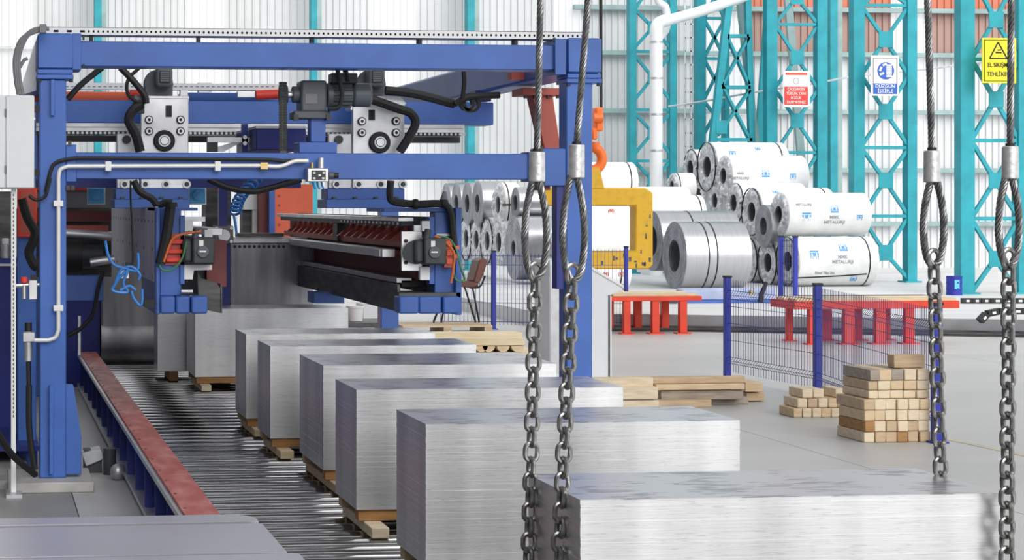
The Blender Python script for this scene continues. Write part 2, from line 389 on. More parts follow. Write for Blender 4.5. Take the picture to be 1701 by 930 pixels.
br = thing('wind_brace', 'grey slanting brace crossing behind the red sign', 'brace', (X(1320,39.8),39.8,.2))
MB().obox(at(1304,-60,39.8), at(1336,330,39.8), .16, .1, up=(0,1,0)).build('bar', M['tealg'], br)
MB().obox(at(1336,330,39.8), at(1345,452,39.8), .16, .1, up=(0,1,0)).build('foot_bar', M['tealg'], br)
br = thing('wind_brace', 'teal slanting brace between the tower and the red sign column', 'brace', (X(1262,39.4),39.4,.2))
MB().obox(at(1282,-60,39.4), at(1262,215,39.4), .16, .1, up=(0,1,0)).build('bar', M['teal'], br)
MB().obox(at(1262,215,39.4), at(1245,452,39.4), .16, .1, up=(0,1,0)).build('foot_bar', M['teal'], br)
# ladder on the wall
ld = thing('wall_ladder', 'thin grey cage ladder fixed to the far wall beside the duct', 'ladder', (X(1147,41),41,.2))
for x in (1138, 1148, 1157): MB().box(X(x,41)-.015, 41, .2, X(x,41)+.015, 41.04, 7).build('rail', M['galv'], ld)
for k in range(22): MB().box(X(1138,41), 41.0, .5+k*.3, X(1157,41), 41.03, .53+k*.3).build('rung', M['galv'], ld)
# white duct
du = thing('duct_pipe', 'white vertical air duct with elbow in front of a teal column', 'duct', (X(1090,38),38,.2))
r = mpp(1090,38)*10.5
MB().cyl((X(1090,38),38,.2), at(1090,52,38), r, 20).build('riser', M['white'], du)
MB().tube(bez([at(1090,54,38),at(1091,44,38),at(1097,37,38),at(1110,33,38)],6), r, 16).build('elbow', M['white'], du)
MB().tube([at(1108,34,38),at(1160,20,38),at(1240,-6,38)], r*.85, 16).build('branch', M['white'], du)
MB().tube(bez([at(1088,-30,38.4),at(1094,2,38.4),at(1106,14,38.4),at(1107,46,38.4),at(1094,64,38.3)],8), r*.62, 14).build('bypass', M['white'], du)
for y in (70, 130, 190, 250): MB().ring(at(1090,y,38)-Vector((0,0,.02)), at(1090,y,38)+Vector((0,0,.02)), r*1.06, r*.98, 20).build('joint_collar', M['galv'], du)
# slack cable between the columns
o = MB().tube(bez([at(1110,177,38.6),at(1170,168,38.6),at(1260,152,38.6),at(1350,139,38.5),at(1425,126,38.4),at(1500,119,38.4),at(1600,107,38.4),at(1690,92,38.4)],6), .022, 6).build('slack_wire', M['galv'])
tag(o, 'thin grey wire strung across the teal columns behind the signs', 'wire')

# ---------------------------------------------------------------- signs
def text(body, size, loc, m, parent, align='CENTER', ext=.002, sx=1.0, bold=0.0):
    c = D.curves.new('lettering', 'FONT'); c.body = body; c.size = size; c.align_x = align; c.align_y = 'CENTER'; c.extrude = ext; c.offset = bold
    c.materials.append(m)
    t = D.objects.new('t', c); COL.objects.link(t)
    me = D.meshes.new_from_object(t.evaluated_get(bpy.context.evaluated_depsgraph_get())); D.objects.remove(t)
    L0 = Vector(loc); vs = [L0+Vector((v.co.x*sx, -v.co.z, v.co.y)) for v in me.vertices]; fs = [list(p.vertices) for p in me.polygons]; D.meshes.remove(me)
    return MB().add(vs, fs).build('lettering', m, parent, smooth=False)
def sign(a, b, c, d, Y, label, field='paper'):
    p = at((a+c)/2, d, Y)
    r = thing('safety_sign', label, 'sign', p)
    MB().pbox(a, b, c, d, Y, .02).build('board', M[field], r)
    # bracket back to the column
    MB().pbox((a+c)/2-6, b+8, (a+c)/2+6, b+14, Y+.02, .25).build('bracket', M['galv'], r)
    return r
def fill(r, a, b, c, d, Y, m, name='print'): return MB().pbox(a, b, c, d, Y, .003).build(name, M[m], r)
YS = 37.3
s = sign(1301,118,1345,178,YS,'white and red safety sign hanging on a teal column')
fill(s,1305,121,1341,124.5,YS-.004,'signred'); fill(s,1303,144,1342,174,YS-.004,'signred')
c = at(1322.5,134.5,YS-.004); MB().ring(c, c+Vector((0,.003,0)), .062, .054, 20).build('ring', M['printgrey'], s)
for k, t in enumerate(('ÇALIŞIRKEN','YÜKÜN, YANI','BOZUK','DURMAYINIZ')): text(t, .082, at(1322.5,148.2+k*7.2,YS-.006), M['paper'], s, sx=.80, bold=.0006)
YS = 33.7
s = sign(1447,92,1493,159,YS,'white and blue sign showing a neat stack of boards')
for (a,b,c,d) in ((1451,96,1490,96.8),(1451,155,1490,156),(1450.6,96,1451.4,156),(1489.6,96,1490.4,156)): fill(s,a,b,c,d,YS-.004,'print')
fill(s,1451,138.5,1490,155.5,YS-.005,'signblue')
c = at(1471.5,117.5,YS-.006); R = mpp(1471,YS)*14.5
MB().cyl(c, c+Vector((0,.003,0)), R, 32).build('disc', M['signblue'], s)
for k in range(6): fill(s,1472.5,107+k*3.6,1481.5,110+k*3.6,YS-.009,'paper','board_mark')
for (x,y,ang) in ((1469.5,107,.5),(1463,114.5,1.2),(1465,122.5,.35)):
    p = at(x,y,YS-.008); v = Vector((cos(ang),0,sin(ang)))*R*.26
    MB().obox(p-v, p+v, .004, R*.26, up=(0,0,1) if ang<1 else (1,0,0)).build('board_mark', M['paper'], s)
text('DÜZGÜN', .088, at(1470.5,143.2,YS-.008), M['paper'], s, bold=.001); text('İSTİFLE', .088, at(1470.5,151.4,YS-.008), M['paper'], s, bold=.001)
YS = 29.2
s = sign(1632,63,1688,138,YS,'yellow warning sign with black triangle behind the right rope', 'signyel')
for (a,b,c,d) in ((1635,66,1685,67),(1635,134,1685,135),(1635,66,1636,135),(1684,66,1685,135)): fill(s,a,b,c,d,YS-.004,'print')
A, B, Cc = at(1658,70,YS-.004), at(1644,97,YS-.004), at(1673,97,YS-.004)
for p, q in ((A,B),(B,Cc),(Cc,A)): MB().obox(p, q, .004, .022, up=(0,0,1) if p is B else (1,0,0)).build('triangle_edge', M['print'], s)
MB().pbox(1654,86,1664,88.5,YS-.005,.003).build('hand_mark', M['print'], s); MB().pbox(1657,82,1663,84,YS-.005,.003).build('hand_mark', M['print'], s)
text('EL SIKIŞMA', .098, at(1660,108,YS-.006), M['print'], s, sx=.80, bold=.001); text('TEHLİKESİ', .098, at(1660,123.5,YS-.006), M['print'], s, sx=.88, bold=.001)
# blue drum
dr = thing('steel_drum', 'blue steel drum with a pale label beside the thick teal column', 'drum', (X(1585,29.3),29.3,.2))
c = Vector((X(1585,29.3),29.3,.2)); R = mpp(1585,29.3)*12.5; hh = mpp(1585,29.3)*31
MB().cyl(c, c+Vector((0,0,hh)), R, 28).build('body', M['fblue'], dr, bevel=.008)
for t in (.03,.34,.66,.97): MB().ring(c+Vector((0,0,hh*t-.012)), c+Vector((0,0,hh*t+.012)), R*1.03, R*.97, 28).build('hoop', M['fblue'], dr)
MB().pbox(1586,465,1594,480,29.3-R*1.02,.01).build('label_patch', M['lblue'], dr)
# cable chains lying on the plinth at the right
def energy_chain(pts, label, wd=.10):
    P = bez(pts, 12); r = thing('cable_chain', label, 'cable chain', P[0])
    acc = 0; last = P[0]; n = 0
    for k in range(1, len(P)):
        if (P[k]-last).length >= .13:
            d = (P[k]-last); mid = (P[k]+last)/2
            b = MB().obox(mid-d*.46, mid+d*.46, wd, .075); b.build('link', M['black'], r)
            MB().obox(mid-d*.16+Vector((0,-wd/2-.003,0)), mid+d*.16+Vector((0,-wd/2-.003,0)), .006, .03).build('crossbar', M['paper'], r)
            last = P[k]; n += 1
energy_chain([onz(1597,504,.2)+Vector((0,0,.04)), onz(1650,504,.2)+Vector((0,0,.04)), onz(1760,504,.2)+Vector((0,0,.04))], 'straight black cable chain lying on the pale plinth')
b0 = onz(1627,534,.2)
energy_chain([at(1627,534,b0.y), at(1632,525,b0.y), at(1645,519,b0.y), at(1665,517,b0.y), at(1760,517,b0.y)], 'black cable chain curving down to the kerb at the right')

# ================================================================ coil yard
def wrapped_print(kind, px, py, Yc, zc, r, parent, size=.1, body=''):
    "flat print laid round the curved wrap"
    zz = at(px, py, Yc-r*.7).z; s = max(-.95, min(.95, (zz-zc)/r)); ph = math.asin(s)
    zz = at(px, py, Yc-r*cos(ph)).z; s = max(-.95, min(.95, (zz-zc)/r)); ph = math.asin(s)
    x0 = X(px, Yc-r*cos(ph)); R = r+.004
    if kind == 'text':
        c = D.curves.new('t', 'FONT'); c.body = body; c.size = size; c.align_x = 'CENTER'; c.align_y = 'CENTER'; c.resolution_u = 2; c.offset = .002
        o = D.objects.new('t', c); COL.objects.link(o)
        dg = bpy.context.evaluated_depsgraph_get(); me = D.meshes.new_from_object(o.evaluated_get(dg)); D.objects.remove(o)
        vs = [v.co.copy() for v in me.vertices]; fs = [list(p.vertices) for p in me.polygons]; D.meshes.remove(me)
    else:
        h = size; vs = []; fs = []
        def quad(*p): fs.append([len(vs)+k for k in range(len(p))]); vs.extend(Vector((a*h, b*h, 0)) for a, b in p)
        quad((-.5,-.5),(.5,-.5),(.45,-.32),(-.45,-.32)); quad((-.5,-.25),(-.3,-.25),(-.38,.5)); quad((.5,-.25),(.3,-.25),(.38,.5))
        quad((-.2,-.25),(.2,-.25),(.12,.1),(-.12,.1)); quad((-.27,-.25),(-.2,.2),(-.1,.45),(-.22,.3)); quad((.27,-.25),(.2,.2),(.1,.45),(.22,.3))
        if kind == 'mark_down': vs = [Vector((v.x, -v.y, 0)) for v in vs]
    mb = MB().add([(x0+v.x, Yc-R*cos(ph+v.y/r), zc+R*sin(ph+v.y/r)) for v in vs], fs)
    mb.build('lettering' if kind == 'text' else 'printed_mark', (M['cred'] if body == '(M)' else M['printgrey']) if kind == 'text' else M['printblue'], parent, smooth=False)
crng = random.Random(3)
ORD = ['first','second','third','fourth','fifth','sixth','seventh','eighth']
def coil(kind, xl, cy, rp, xr, Y, label, group=None, straps=(), hole=.45, prints=(), band=None):
    c = at(xl, cy, Y); r = rp*mpp(xl, Y); x1 = X(xr, Y)
    t = thing('steel_coil', label, 'coil', (c.x+(x1-c.x)/2, Y, c.z-r), group)
    p = c.copy(); q = Vector((x1, Y, c.z)); n = 40
    if kind == 'b':
        MB().ring(p+Vector((.012,0,0)), q, r, r*hole, n).build('winding', M['coilbody'], t)
        e = MB(); rings = [1, .93, .86, .79, .72, .65, .58, .51, hole]
        for i in range(len(rings)-1):
            e.ring(p-Vector((.004*(i % 2),0,0)), p+Vector((.02,0,0)), r*rings[i]*.999, r*rings[i+1], n)
        e.build('end_face', M['coilend'], t)
    else:
        MB().ring(p+Vector((.03,0,0)), q, r, r*hole, n).build('wrapping', M['wrap'], t, bevel=.02)
        vs = []; fs = []; rr = [1.0, .88, .72, .56, hole*1.02]
        for k in range(n):
            a = 2*pi*k/n
            for i, f in enumerate(rr):
                f2 = f*(1+(crng.uniform(-.02,.02) if 0 < i else 0)); dx = (.03, -.01, -.02, -.012, .02)[i]+crng.uniform(-.018,.018)*(i > 0)
                vs.append((p.x+dx, p.y+r*f2*cos(a), p.z+r*f2*sin(a)))
        m = len(rr)
        for k in range(n):
            for i in range(m-1): fs.append([k*m+i, k*m+i+1, ((k+1) % n)*m+i+1, ((k+1) % n)*m+i])
        MB().add(vs, fs).build('crimped_end', M['crimp'], t, smooth=False)
        MB().ring(p+Vector((.0,0,0)), p+Vector((.05,0,0)), r*.52, r*hole*.98, n).build('core_ring', M['galv'], t)
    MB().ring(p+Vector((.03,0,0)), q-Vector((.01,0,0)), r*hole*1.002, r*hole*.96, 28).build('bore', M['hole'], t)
    for s in straps:
        xs = X(s, Y-r*.7)
        MB().ring((xs-.012, Y, c.z), (xs+.012, Y, c.z), r*1.006, r*.99, n).build('strap', M['strap'], t)
    if band: MB().box(c.x-.03, Y-r*1.0-.004, c.z-.014, c.x+band, Y-r*.985, c.z+.014).build('cross_strap', M['strap'], t)
    for pr in prints: wrapped_print(pr[0], pr[1], pr[2], Y, c.z, r, t, *(pr[3:]))
    return t
def yx(x, x0, y0): return (x0+27)*y0/(x+27)
MT = lambda x, y, s=.07: [('text', x, y, s, 'MMK'), ('text', x, y+8, s, 'METALURJI')]
R9 = (1308, 32.7)
w9 = coil('w',1308,434,41,1443,32.7,'white-wrapped coil with blue marks, front bottom of the right pile',None,[1318,1440],.42,
     [('mark_down',1353,424,.17),('mark',1400,410,.16),('mark',1418,462,.13),('text',1370,453,.07,'Steel Flat Inc')]+MT(1400,427,.08))
_r = 41*mpp(1308,32.7); _zc = at(1308,434,32.7).z
_pts = []
for _x, _y in ((1314,462),(1360,460),(1400,458),(1440,455)):
    _z = at(_x,_y,32.35).z; _yy = 32.7-math.sqrt(max(.01, _r*_r-(_z-_zc)**2))-.006
    _pts.append(Vector((X(_x,_yy), _yy, at(_x,_y,_yy).z)))
MB().tube(_pts, .012, 6).build('cross_strap', M['strap'], w9)
coil('w',1293,356,36,1433,yx(1293,*R9),'white-wrapped coil printed with blue marks, resting above the front bottom one',None,[],.40,
     [('mark_down',1340,361,.17),('mark',1386,346,.15),('mark_down',1428,362,.11)]+MT(1386,361,.08)+[('text',1335,340,.06,'METALURJI')])
coil('w',1248,352,40,1374,yx(1248,*R9),'wrapped coil with black straps just behind the upper front coil',None,[1259,1372],.42,[('mark',1288,318,.12)],.30)
coil('w',1218,337,33,1330,yx(1218,*R9),'wrapped coil with one black strap in the middle row of the pile',None,[1231],.44,band=.12)
coil('w',1187,333,28,1260,yx(1187,*R9),'small wrapped coil in the middle row, farthest left',None,[],.44)
coil('w',1201,292,34,1331,yx(1201,*R9),'white-wrapped coil on top of the pile, nearer of the two with marks',None,[],.40,[('mark',1272,287,.16),('mark_down',1317,294,.13)]+MT(1230,288,.07)[:2])
coil('w',1174,277,41,1297,yx(1174,*R9),'topmost white-wrapped coil of the pile with black edge straps',None,[1184,1296],.44,[('mark_down',1217,256,.14),('mark',1258,246,.11)],.22)
coil('w',1146,280,32,1200,yx(1146,*R9),'wrapped coil at the far left of the top row',None,[1156],.46,band=.2)
coil('b',1268,376,36,1292,33.45,'bare grey coil end squeezed between wrapped coils',None,[],.42)
for k, x in enumerate((1275, 1243, 1214)):
    coil('w',x,436-4*k,39-k,x+70,yx(x,*R9),ORD[k+1]+' wrapped coil back in the bottom row of the right pile','bottom row of wrapped coils at the right',[x+10],.42)
coil('w',1160,325,28,1185,36.9,'dim wrapped coil low behind the top row coils',None,[],.46)
coil('b',1120,425,57,1227,32.0,'large bare steel coil with two black straps nearest the red bench',None,[1172,1186],.47)
coil('b',1083,400,50,1213,33.12,'bright bare coil right behind the large strapped bare coil',None,[1150],.5)
coil('w',1062,357,33,1163,33.9,'pale coil with a black end strap behind the bare ones',None,[1162],.45)
coil('w',1046,340,30,1140,34.8,'pale coil in the row behind the yellow lifting hook',None,[],.45)
coil('w',1116,310,23,1150,36.2,'small crumpled wrapped coil at the foot of the white duct',None,[1128],.45)
coil('w',925,303,34,1050,32.92,'pinkish grey wrapped coil above the yellow lifting hook',None,[1046],.45)
coil('w',925,352,31,1056,32.5,'wrapped coil framed by the yellow lifting hook',None,[1052],.45,[('text',1015,350,.08,'(M)')])
coil('w',925,396,34,1057,32.05,'white coil low behind the yellow lifting hook',None,[],.45)
coil('w',925,450,31,1040,31.7,'wrapped coil below the lower jaw of the yellow hook',None,[1030],.45,[('text',1006,455,.08,'(M)'),('text',1045-13,455,.08,'(M)')])
L0 = (853, 34.6)
coil('b',853,412,53,925,34.6,'large bare coil behind the left rope sling',None,[],.24)
for k, x in enumerate((828, 809, 791, 774, 758)):
    coil('w',x,402-2*k,40-k,x+40,yx(x,*L0),ORD[k]+' crumpled wrapped coil left of the big bare coil, bottom row','bottom row of wrapped coils at the left',[x+6] if k%2 else [],.42)
coil('b',856,337,26,905,35.0,'small bare coil lying above the large bare coil',None,[],.5)
coil('w',827,340,37,858,35.7,'wrapped coil with a black strap in the upper left row',None,[843],.4,band=.22)
for k, x in enumerate((793, 776, 758, 741)):
    coil('b',x,338,37-k,x+42,yx(x,*L0)-.2+.1*k,ORD[k]+' bare coil from the right in the upper left row under the beam','upper row of bare coils at the left',[],.42)

# yellow C-hook and orange crane hook
YK = 27.5
ch = thing('coil_lifting_hook', 'big worn yellow C-shaped coil lifting hook', 'lifting hook', at(1030,447,YK))
P = [at(x,y,YK) for x,y in ((905,312),(1072,312),(1085,320),(1085,440),(1078,447),(985,447),(960,440),(960,417),(1056,417),(1056,342),(905,342))]
MB().prism(P, (0,.28,0)).build('jaw', M['yellow'], ch, bevel=.02)
MB().prism([at(x,y,YK) for x,y in ((966,313),(1004,313),(996,279),(976,279))], (0,.22,0)).build('lifting_lug', M['yellow'], ch)
for k in range(7):
    x, y = crng.uniform(1060,1080), crng.uniform(350,440)
    MB().pbox(x,y,x+crng.uniform(2,4),y+crng.uniform(3,9),YK-.003,.004).build('paint_chip', M['dplate'], ch)
for k in range(8):
    x, y = crng.uniform(990,1070), crng.uniform(421,440)
    MB().pbox(x,y,x+crng.uniform(2,5),y+crng.uniform(3,8),YK-.003,.004).build('paint_chip', M['dplate'], ch)
hk = thing('crane_hook', 'orange crane hook block hanging behind the right gantry post', 'crane hook', at(985,300,27.6))
for x in (994, 999): MB().cyl(at(x,-400,27.6), at(x+.5 if x>996 else 998,190,27.6), .013, 6).build('hoist_rope', M['black'], hk)
MB().pbox(990,178,1003,218,27.5,.2).build('block_cheek', M['hook'], hk, bevel=.03, seg=3)
MB().cyl(at(985,196,27.5), at(1000,196,27.5), .07, 16).build('sheave_pin', M['hook'], hk)
MB().pbox(984,212,993,232,27.5,.16).build('swivel', M['hook'], hk, bevel=.02)
arc = [at(988,236,27.6), at(988,246,27.6)]+[at(985+15*sin(t), 264-18*cos(t), 27.6) for t in [k*pi/10 for k in range(1, 14)]]
MB().tube(bez(arc,4), .075, 12).build('hook_body', M['hook'], hk)

# ================================================================ sheet stacks on the roller conveyor
XS0, SW, SZ0, SZ1 = 1.605, 1.185, 0.33, 0.85
zr = 0.23
stk = [(5.07,.50,'nearest sheet stack, hung in the chain slings','S'),(6.88,.50,'second nearest sheet stack, behind the chains',''),(8.19,.50,'third sheet stack from the front on the rollers',''),
       (9.43,.72,'fourth sheet stack from the front, shifted right',''),(10.74,.50,'fifth sheet stack from the front, between the gantry posts',''),(11.75,.50,'sixth sheet stack from the front, just under the grippers',''),(14.62,.60,'seventh sheet stack from the front, beyond the left gripper','')]
srng = random.Random(11)
topz = {}
for i, (y, ln, lb, _) in enumerate(stk):
    x0 = XS0+(.07 if i == 3 else (-.005 if i in (1, 2) else 0)); wd = SW+(.015 if i == 0 else 0)
    r = thing('sheet_stack', 'bundle of cut steel sheets, '+lb, 'sheet stack', (x0+wd/2, y+ln/2, SZ0), 'steel sheet stacks on the roller conveyor')
    n = 45; b = MB(); h = (SZ1-SZ0-.002)/n
    for k in range(n):
        dx, dy = srng.uniform(-.0006,.0006), srng.uniform(-.0006,.0006)
        b.box(x0+dx, y+dy, SZ0+k*h, x0+wd+dx, y+ln+dy, SZ0+(k+1)*h)
    b.build('sheets', M['steel'], r, smooth=False)
    MB().box(x0-.001, y-.001, SZ1-.002, x0+wd+.001, y+ln+.001, SZ1).build('top_sheet', M['top'], r)
    for j, fx in enumerate((.03, .45, .88)):
        wdm = srng.choice(WOOD[:3])
        o = MB().box(x0+wd*fx, y-srng.uniform(.10,.16), zr+.002, x0+wd*fx+.075, y+ln+.02, SZ0-.052).build('timber_runner', wdm, bevel=.003)
        tag(o, ['left','middle','right'][j]+' timber runner under the '+lb.split(',')[0], 'timber', 'timber runners under the sheet stacks')
    for j, (dy, nm) in enumerate(((.015,'front'),(ln-.09,'rear'))):
        o = MB().box(x0+.01, y+dy, SZ0-.051, x0+wd-.01+(.06 if i == 1 and j == 1 else 0), y+dy+.07, SZ0-.001).build('timber_crosspiece', WOOD[4] if j == 0 else WOOD[1], bevel=.003)
        tag(o, nm+' timber crosspiece under the '+lb.split(',')[0], 'timber', 'timber crosspieces under the sheet stacks')
# conveyor
CY0, CY1, CX0, CX1 = 3.4, 17.2, 1.0, 3.05
cv = thing('roller_conveyor', 'long conveyor of dark steel rollers carrying the sheet stacks', 'conveyor', ((CX0+CX1)/2, CY0, 0))
rr = .056
ro = None; n = int((CY1-CY0)/.19)
for k in range(n):
    y = CY0+.1+k*.19
    if ro is None:
        m = MB().cyl((CX0+.01, y, zr-rr), (CX1-.01, y, zr-rr), rr, 20); m.cyl((CX0-.02, y, zr-rr), (CX1+.02, y, zr-rr), .018, 8)
        ro = m.build('roller', M['roller'], cv); y0 = y
    else: share(ro, 'roller', cv, (0, y-y0, 0))
MB().box(CX0-.03, CY0, .02, CX1+.03, CY1, .07).build('drip_pan', M['pan'], cv)
MB().box(CX1, CY0, .0, CX1+.06, CY1, zr-.02).build('right_side_frame', M['navy'], cv)
# side rail with red wear plates
RX0, RX1, RZ = .83, 1.0, .333
sr = thing('side_rail', 'blue ribbed side beam topped with worn red plates along the rollers', 'rail', ((RX0+RX1)/2, 7, 0))
ra, rb_ = 6.9, 17.2
MB().box(RX0, ra, .03, RX1-.02, rb_, .055).build('bottom_flange', M['galv'], sr)
MB().box(RX0, ra, RZ-.04, RX1, rb_, RZ-.014).build('top_flange', M['galv'], sr)
MB().box(RX1-.06, ra, .055, RX1-.045, rb_, RZ-.04).build('web', M['navy'], sr)
y = ra+.1
while y < rb_:
    MB().box(RX0+.012, y, .055, RX1-.06, y+.014, RZ-.04).build('stiffener', M['navy'], sr); y += .62
ys = [ra, 9.35, 11.3, 13.4, 15.3, rb_]
for p, q in zip(ys[:-1], ys[1:]):
    o = MB().box(RX0+.018, p+.004, RZ-.014, RX1, q-.004, RZ).build('wear_plate', M['red'], sr, bevel=.002)
    y = p+.14
    while y < q-.05:
        MB().cyl((RX0+.036, y, RZ), (RX0+.036, y, RZ+.003), .007, 8).build('screw_head', M['dplate'], o); y += .42
for y in (7.4, 9.3, 11.2, 13.1, 15): MB().box(RX0+.02, y, 0, RX1-.04, y+.1, .03).build('foot', M['navy'], sr)

# near sheet package, lower left
ns = thing('sheet_package', 'low polished sheet package at the lower left corner nearest the viewer', 'sheet package', (-.2, 5.6, 0))
def slab(x1, y0, y1, z0, z1, name, m, rad=.10):
    p = [(-1.6,y0),(x1,y0)]+[(x1-rad+rad*cos(t), y1-rad+rad*sin(t)) for t in [k*pi/2/6 for k in range(7)]]+[(-1.6,y1)]
    return MB().prism([(a,b,z0) for a,b in p], (0,0,z1-z0)).build(name, m, ns, bevel=.002)
M['polish'] = mat('polished_sheet', (0.55,0.54,0.60), 0.30, metal=0.8, var=0.05, scale=1.5)
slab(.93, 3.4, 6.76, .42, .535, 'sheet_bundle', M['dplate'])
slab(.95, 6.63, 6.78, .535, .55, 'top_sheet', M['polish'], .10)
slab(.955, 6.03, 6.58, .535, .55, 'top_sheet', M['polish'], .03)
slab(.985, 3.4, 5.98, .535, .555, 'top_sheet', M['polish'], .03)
for y in (3.8, 5.1, 6.4): MB().box(-1.5, y, 0, .8, y+.12, .42).build('trestle', M['navy'], ns)

# ================================================================ rope slings and chains
def strands(path, R, m=6, pitch=.085):
    P = [Vector(p) for p in path]; mb = MB(); rows = [[] for _ in range(m)]; a = None; d = 0
    for i, p in enumerate(P):
        t = (P[min(i+1,len(P)-1)]-P[max(i-1,0)]).normalized()
        a = t.cross(Vector((0,1,0))) if a is None else a-t*a.dot(t)
        a.normalize(); b = t.cross(a)
        if i: d += (p-P[i-1]).length
        for k in range(m):
            u = 2*pi*(k/m+d/pitch); rows[k].append(p+(a*cos(u)+b*sin(u))*R*.66)
    for q in rows: mb.tube(q, R*.335, 6)
    return mb
def resample(P, step):
    out = [P[0]]
    for p, q in zip(P[:-1], P[1:]):
        n = max(1, int((q-p).length/step))
        out += [p+(q-p)*k/n for k in range(1, n+1)]
    return out
def link_mesh(L_, W_, d):
    hl, hw = (L_-d)/2-(W_-d)/2, (W_-d)/2; pts = []
    for k in range(9): t = pi*k/8; pts.append((hw*cos(t), 0, hl+hw*sin(t)))
    for k in range(9): t = pi+pi*k/8; pts.append((hw*cos(t), 0, -hl+hw*sin(t)))
    return MB().tube(pts, d/2, 8, closed=True)
proto_link = None
def sling(top, fer, eye, eyew, chain0, chain1, Y, label, Yb=None, rp=5.9, nlast=0, phase=0):
    Yb = Yb or Y; k = mpp(top[0], Y)
    t = thing('chain_sling', label, 'sling', at(chain1[0], chain1[1], Yb), 'rope and chain lifting slings')
    A = [at(top[0]-(fer[0]-top[0])*6, top[1]-(fer[1]-top[1])*6, Y), at(top[0], top[1], Y), at(fer[0], fer[1], Y)]
    strands(resample(A, .006), rp*k).build('wire_rope', M['rope'], t)
    f0, f1 = at(fer[0], fer[1], Y), at(fer[0]+(eye[0]-fer[0])*.1, fer[2], Y)
    MB().cyl(f0, f1, 13*k, 24, r2=13.5*k).build('ferrule', M['ferrule'], t, bevel=.003, seg=2)
    e = eyew; x, y0, y1 = eye[0], fer[2]-4, eye[1]
    pts = [(x-5,y0),(x-e*.42,y0+(y1-y0)*.30),(x-e*.5,y0+(y1-y0)*.62),(x-e*.34,y0+(y1-y0)*.90),(x,y1),(x+e*.34,y0+(y1-y0)*.90),(x+e*.5,y0+(y1-y0)*.62),(x+e*.42,y0+(y1-y0)*.30),(x+5,y0)]
    strands(resample(bez([at(a, b, Y) for a, b in pts], 8), .006), rp*k*1.1).build('rope_eye', M['rope'], t)
    MB().cyl(at(fer[0],fer[1]-5,Y), f0, 7.5*k, 12).build('rope_seizing', M['black'], t)
    # chain
    C0, C1 = at(chain0[0], chain0[1], Y), at(chain1[0], chain1[1], Yb)
    d = (C1-C0); n = round(d.length/(24.6*k)); stp = d/n
    global proto_link
    if proto_link is None:
        proto_link = link_mesh(38*k, 29*k, 8.2*k).build('chain_link', M['chain'])
        zo = proto_link.location.z
        for v in proto_link.data.vertices: v.co.z += zo
        proto_link.parent = t
    rot0 = Vector((0,0,-1)).rotation_difference(d.normalized())
    for i in range(n+1):
        o = proto_link if (i == 0 and len(proto_link.users_collection) and proto_link.parent is t and not t.get('_u')) else share(proto_link, 'chain_link', t, (0,0,0))
        t['_u'] = 1
        o.location = C0+stp*i-t.location
        ang = (radians(8) if i % 2 == phase else radians(8)+pi/2)+crng.uniform(-.12,.12)
        o.rotation_mode = 'QUATERNION'; o.rotation_quaternion = rot0 @ Matrix.Rotation(ang, 3, 'Z').to_quaternion()
    del t['_u']
    return t
sling((898,0),(892,252,302),(890,462),36,(890,452),(877,975),5.50,'leftmost rope and chain sling, passing the back left corner of the nearest stack',5.5)
sling((977,0),(958,240,296),(953,466),36,(951,455),(926,975),5.22,'rope and chain sling left of the nearest stack, in front of the right gantry post',5.22)
sling((1541,0),(1548,250,303),(1551,440),34,(1551,430),(1563,800),5.42,'rope and chain sling ending behind the right edge of the nearest stack',5.42)
sling((1680,0),(1678,243,297),(1676,440),34,(1676,430),(1672,975),5.02,'rightmost rope and chain sling beside the nearest stack',5.02)

# ================================================================ blue gantry
YG = 11.2
ga = thing('gantry_frame', 'big blue steel portal frame straddling the roller conveyor', 'gantry', at(500, 790, YG))
ga.location.z = .06
YB = 17.5
for (a, c, cap, top, bot) in ((66,110,(62,122),55,115),(941,984,(941,998),63,122)):
    m = (a+c)/2
    o = MB().box(X(a,YG), YG, .06, X(c,YG), YG+.155, Z(132,YG,m)).build('post', M['blue'], ga, bevel=.006)
    # rear post under the long beam
    MB().box(X(a,YG), YB-.9, .0, X(c,YG), YB-.745, Z(132,YG,m)).build('rear_post', M['blue'], ga, bevel=.006)
    x0, x1 = X(cap[0],YG), X(cap[1],YG); z0, z1 = Z(bot,YG,m), Z(top,YG,m)
    MB().box(x0, YG-.02, z0, x1, YB, z1).build('long_beam', M['blue'], ga, bevel=.02, seg=3)
    MB().box(x0+.004, YG-.028, z0+.006, x1-.004, YG-.02, z1-.006).build('end_cap', M['blue'], ga, bevel=.004)
    MB().box(x0-.004, YG-.02, z0-.058, x1, YG+.2, z0-.031).build('seat_plate', M['blue'], ga, bevel=.004)
    MB().box(x0, YG-.02, z0-.029, x1-.004, YG+.2, z0-.001).build('seat_plate', M['blue'], ga, bevel=.004)
    for bx in (x0+.012, x1-.014):
        MB().cyl((bx, YG, z0-.075), (bx, YG, z0-.058), .012, 6).build('bolt', M['dark'], ga)
# seam and stiffeners on the left post
MB().pbox(84,132,91,192,YG-.035,.035).build('stiffener', M['blue'], ga, bevel=.003)
MB().pbox(82,640,89,788,YG-.045,.045).build('stiffener', M['blue'], ga, bevel=.003)
P = [at(x,y,YG+.02) for x,y in ((108,640),(122,640),(135,725),(135,788),(108,788))]
MB().prism(P, (0,.09,0)).build('gusset', M['blue'], ga, bevel=.003)
pd = MB().box(X(14,11.05), 11.02, 0, X(156,11.05), 11.62, .06); o = pd.build('footing_pad', M['concrete'], bevel=.006); tag(o, 'grey concrete pad under the left gantry post', 'footing')
pd = MB().box(X(900,YG), 11.02, 0, X(1030,YG), 11.62, .06); o = pd.build('footing_pad', M['concrete'], bevel=.006); tag(o, 'grey concrete pad under the right gantry post', 'footing')
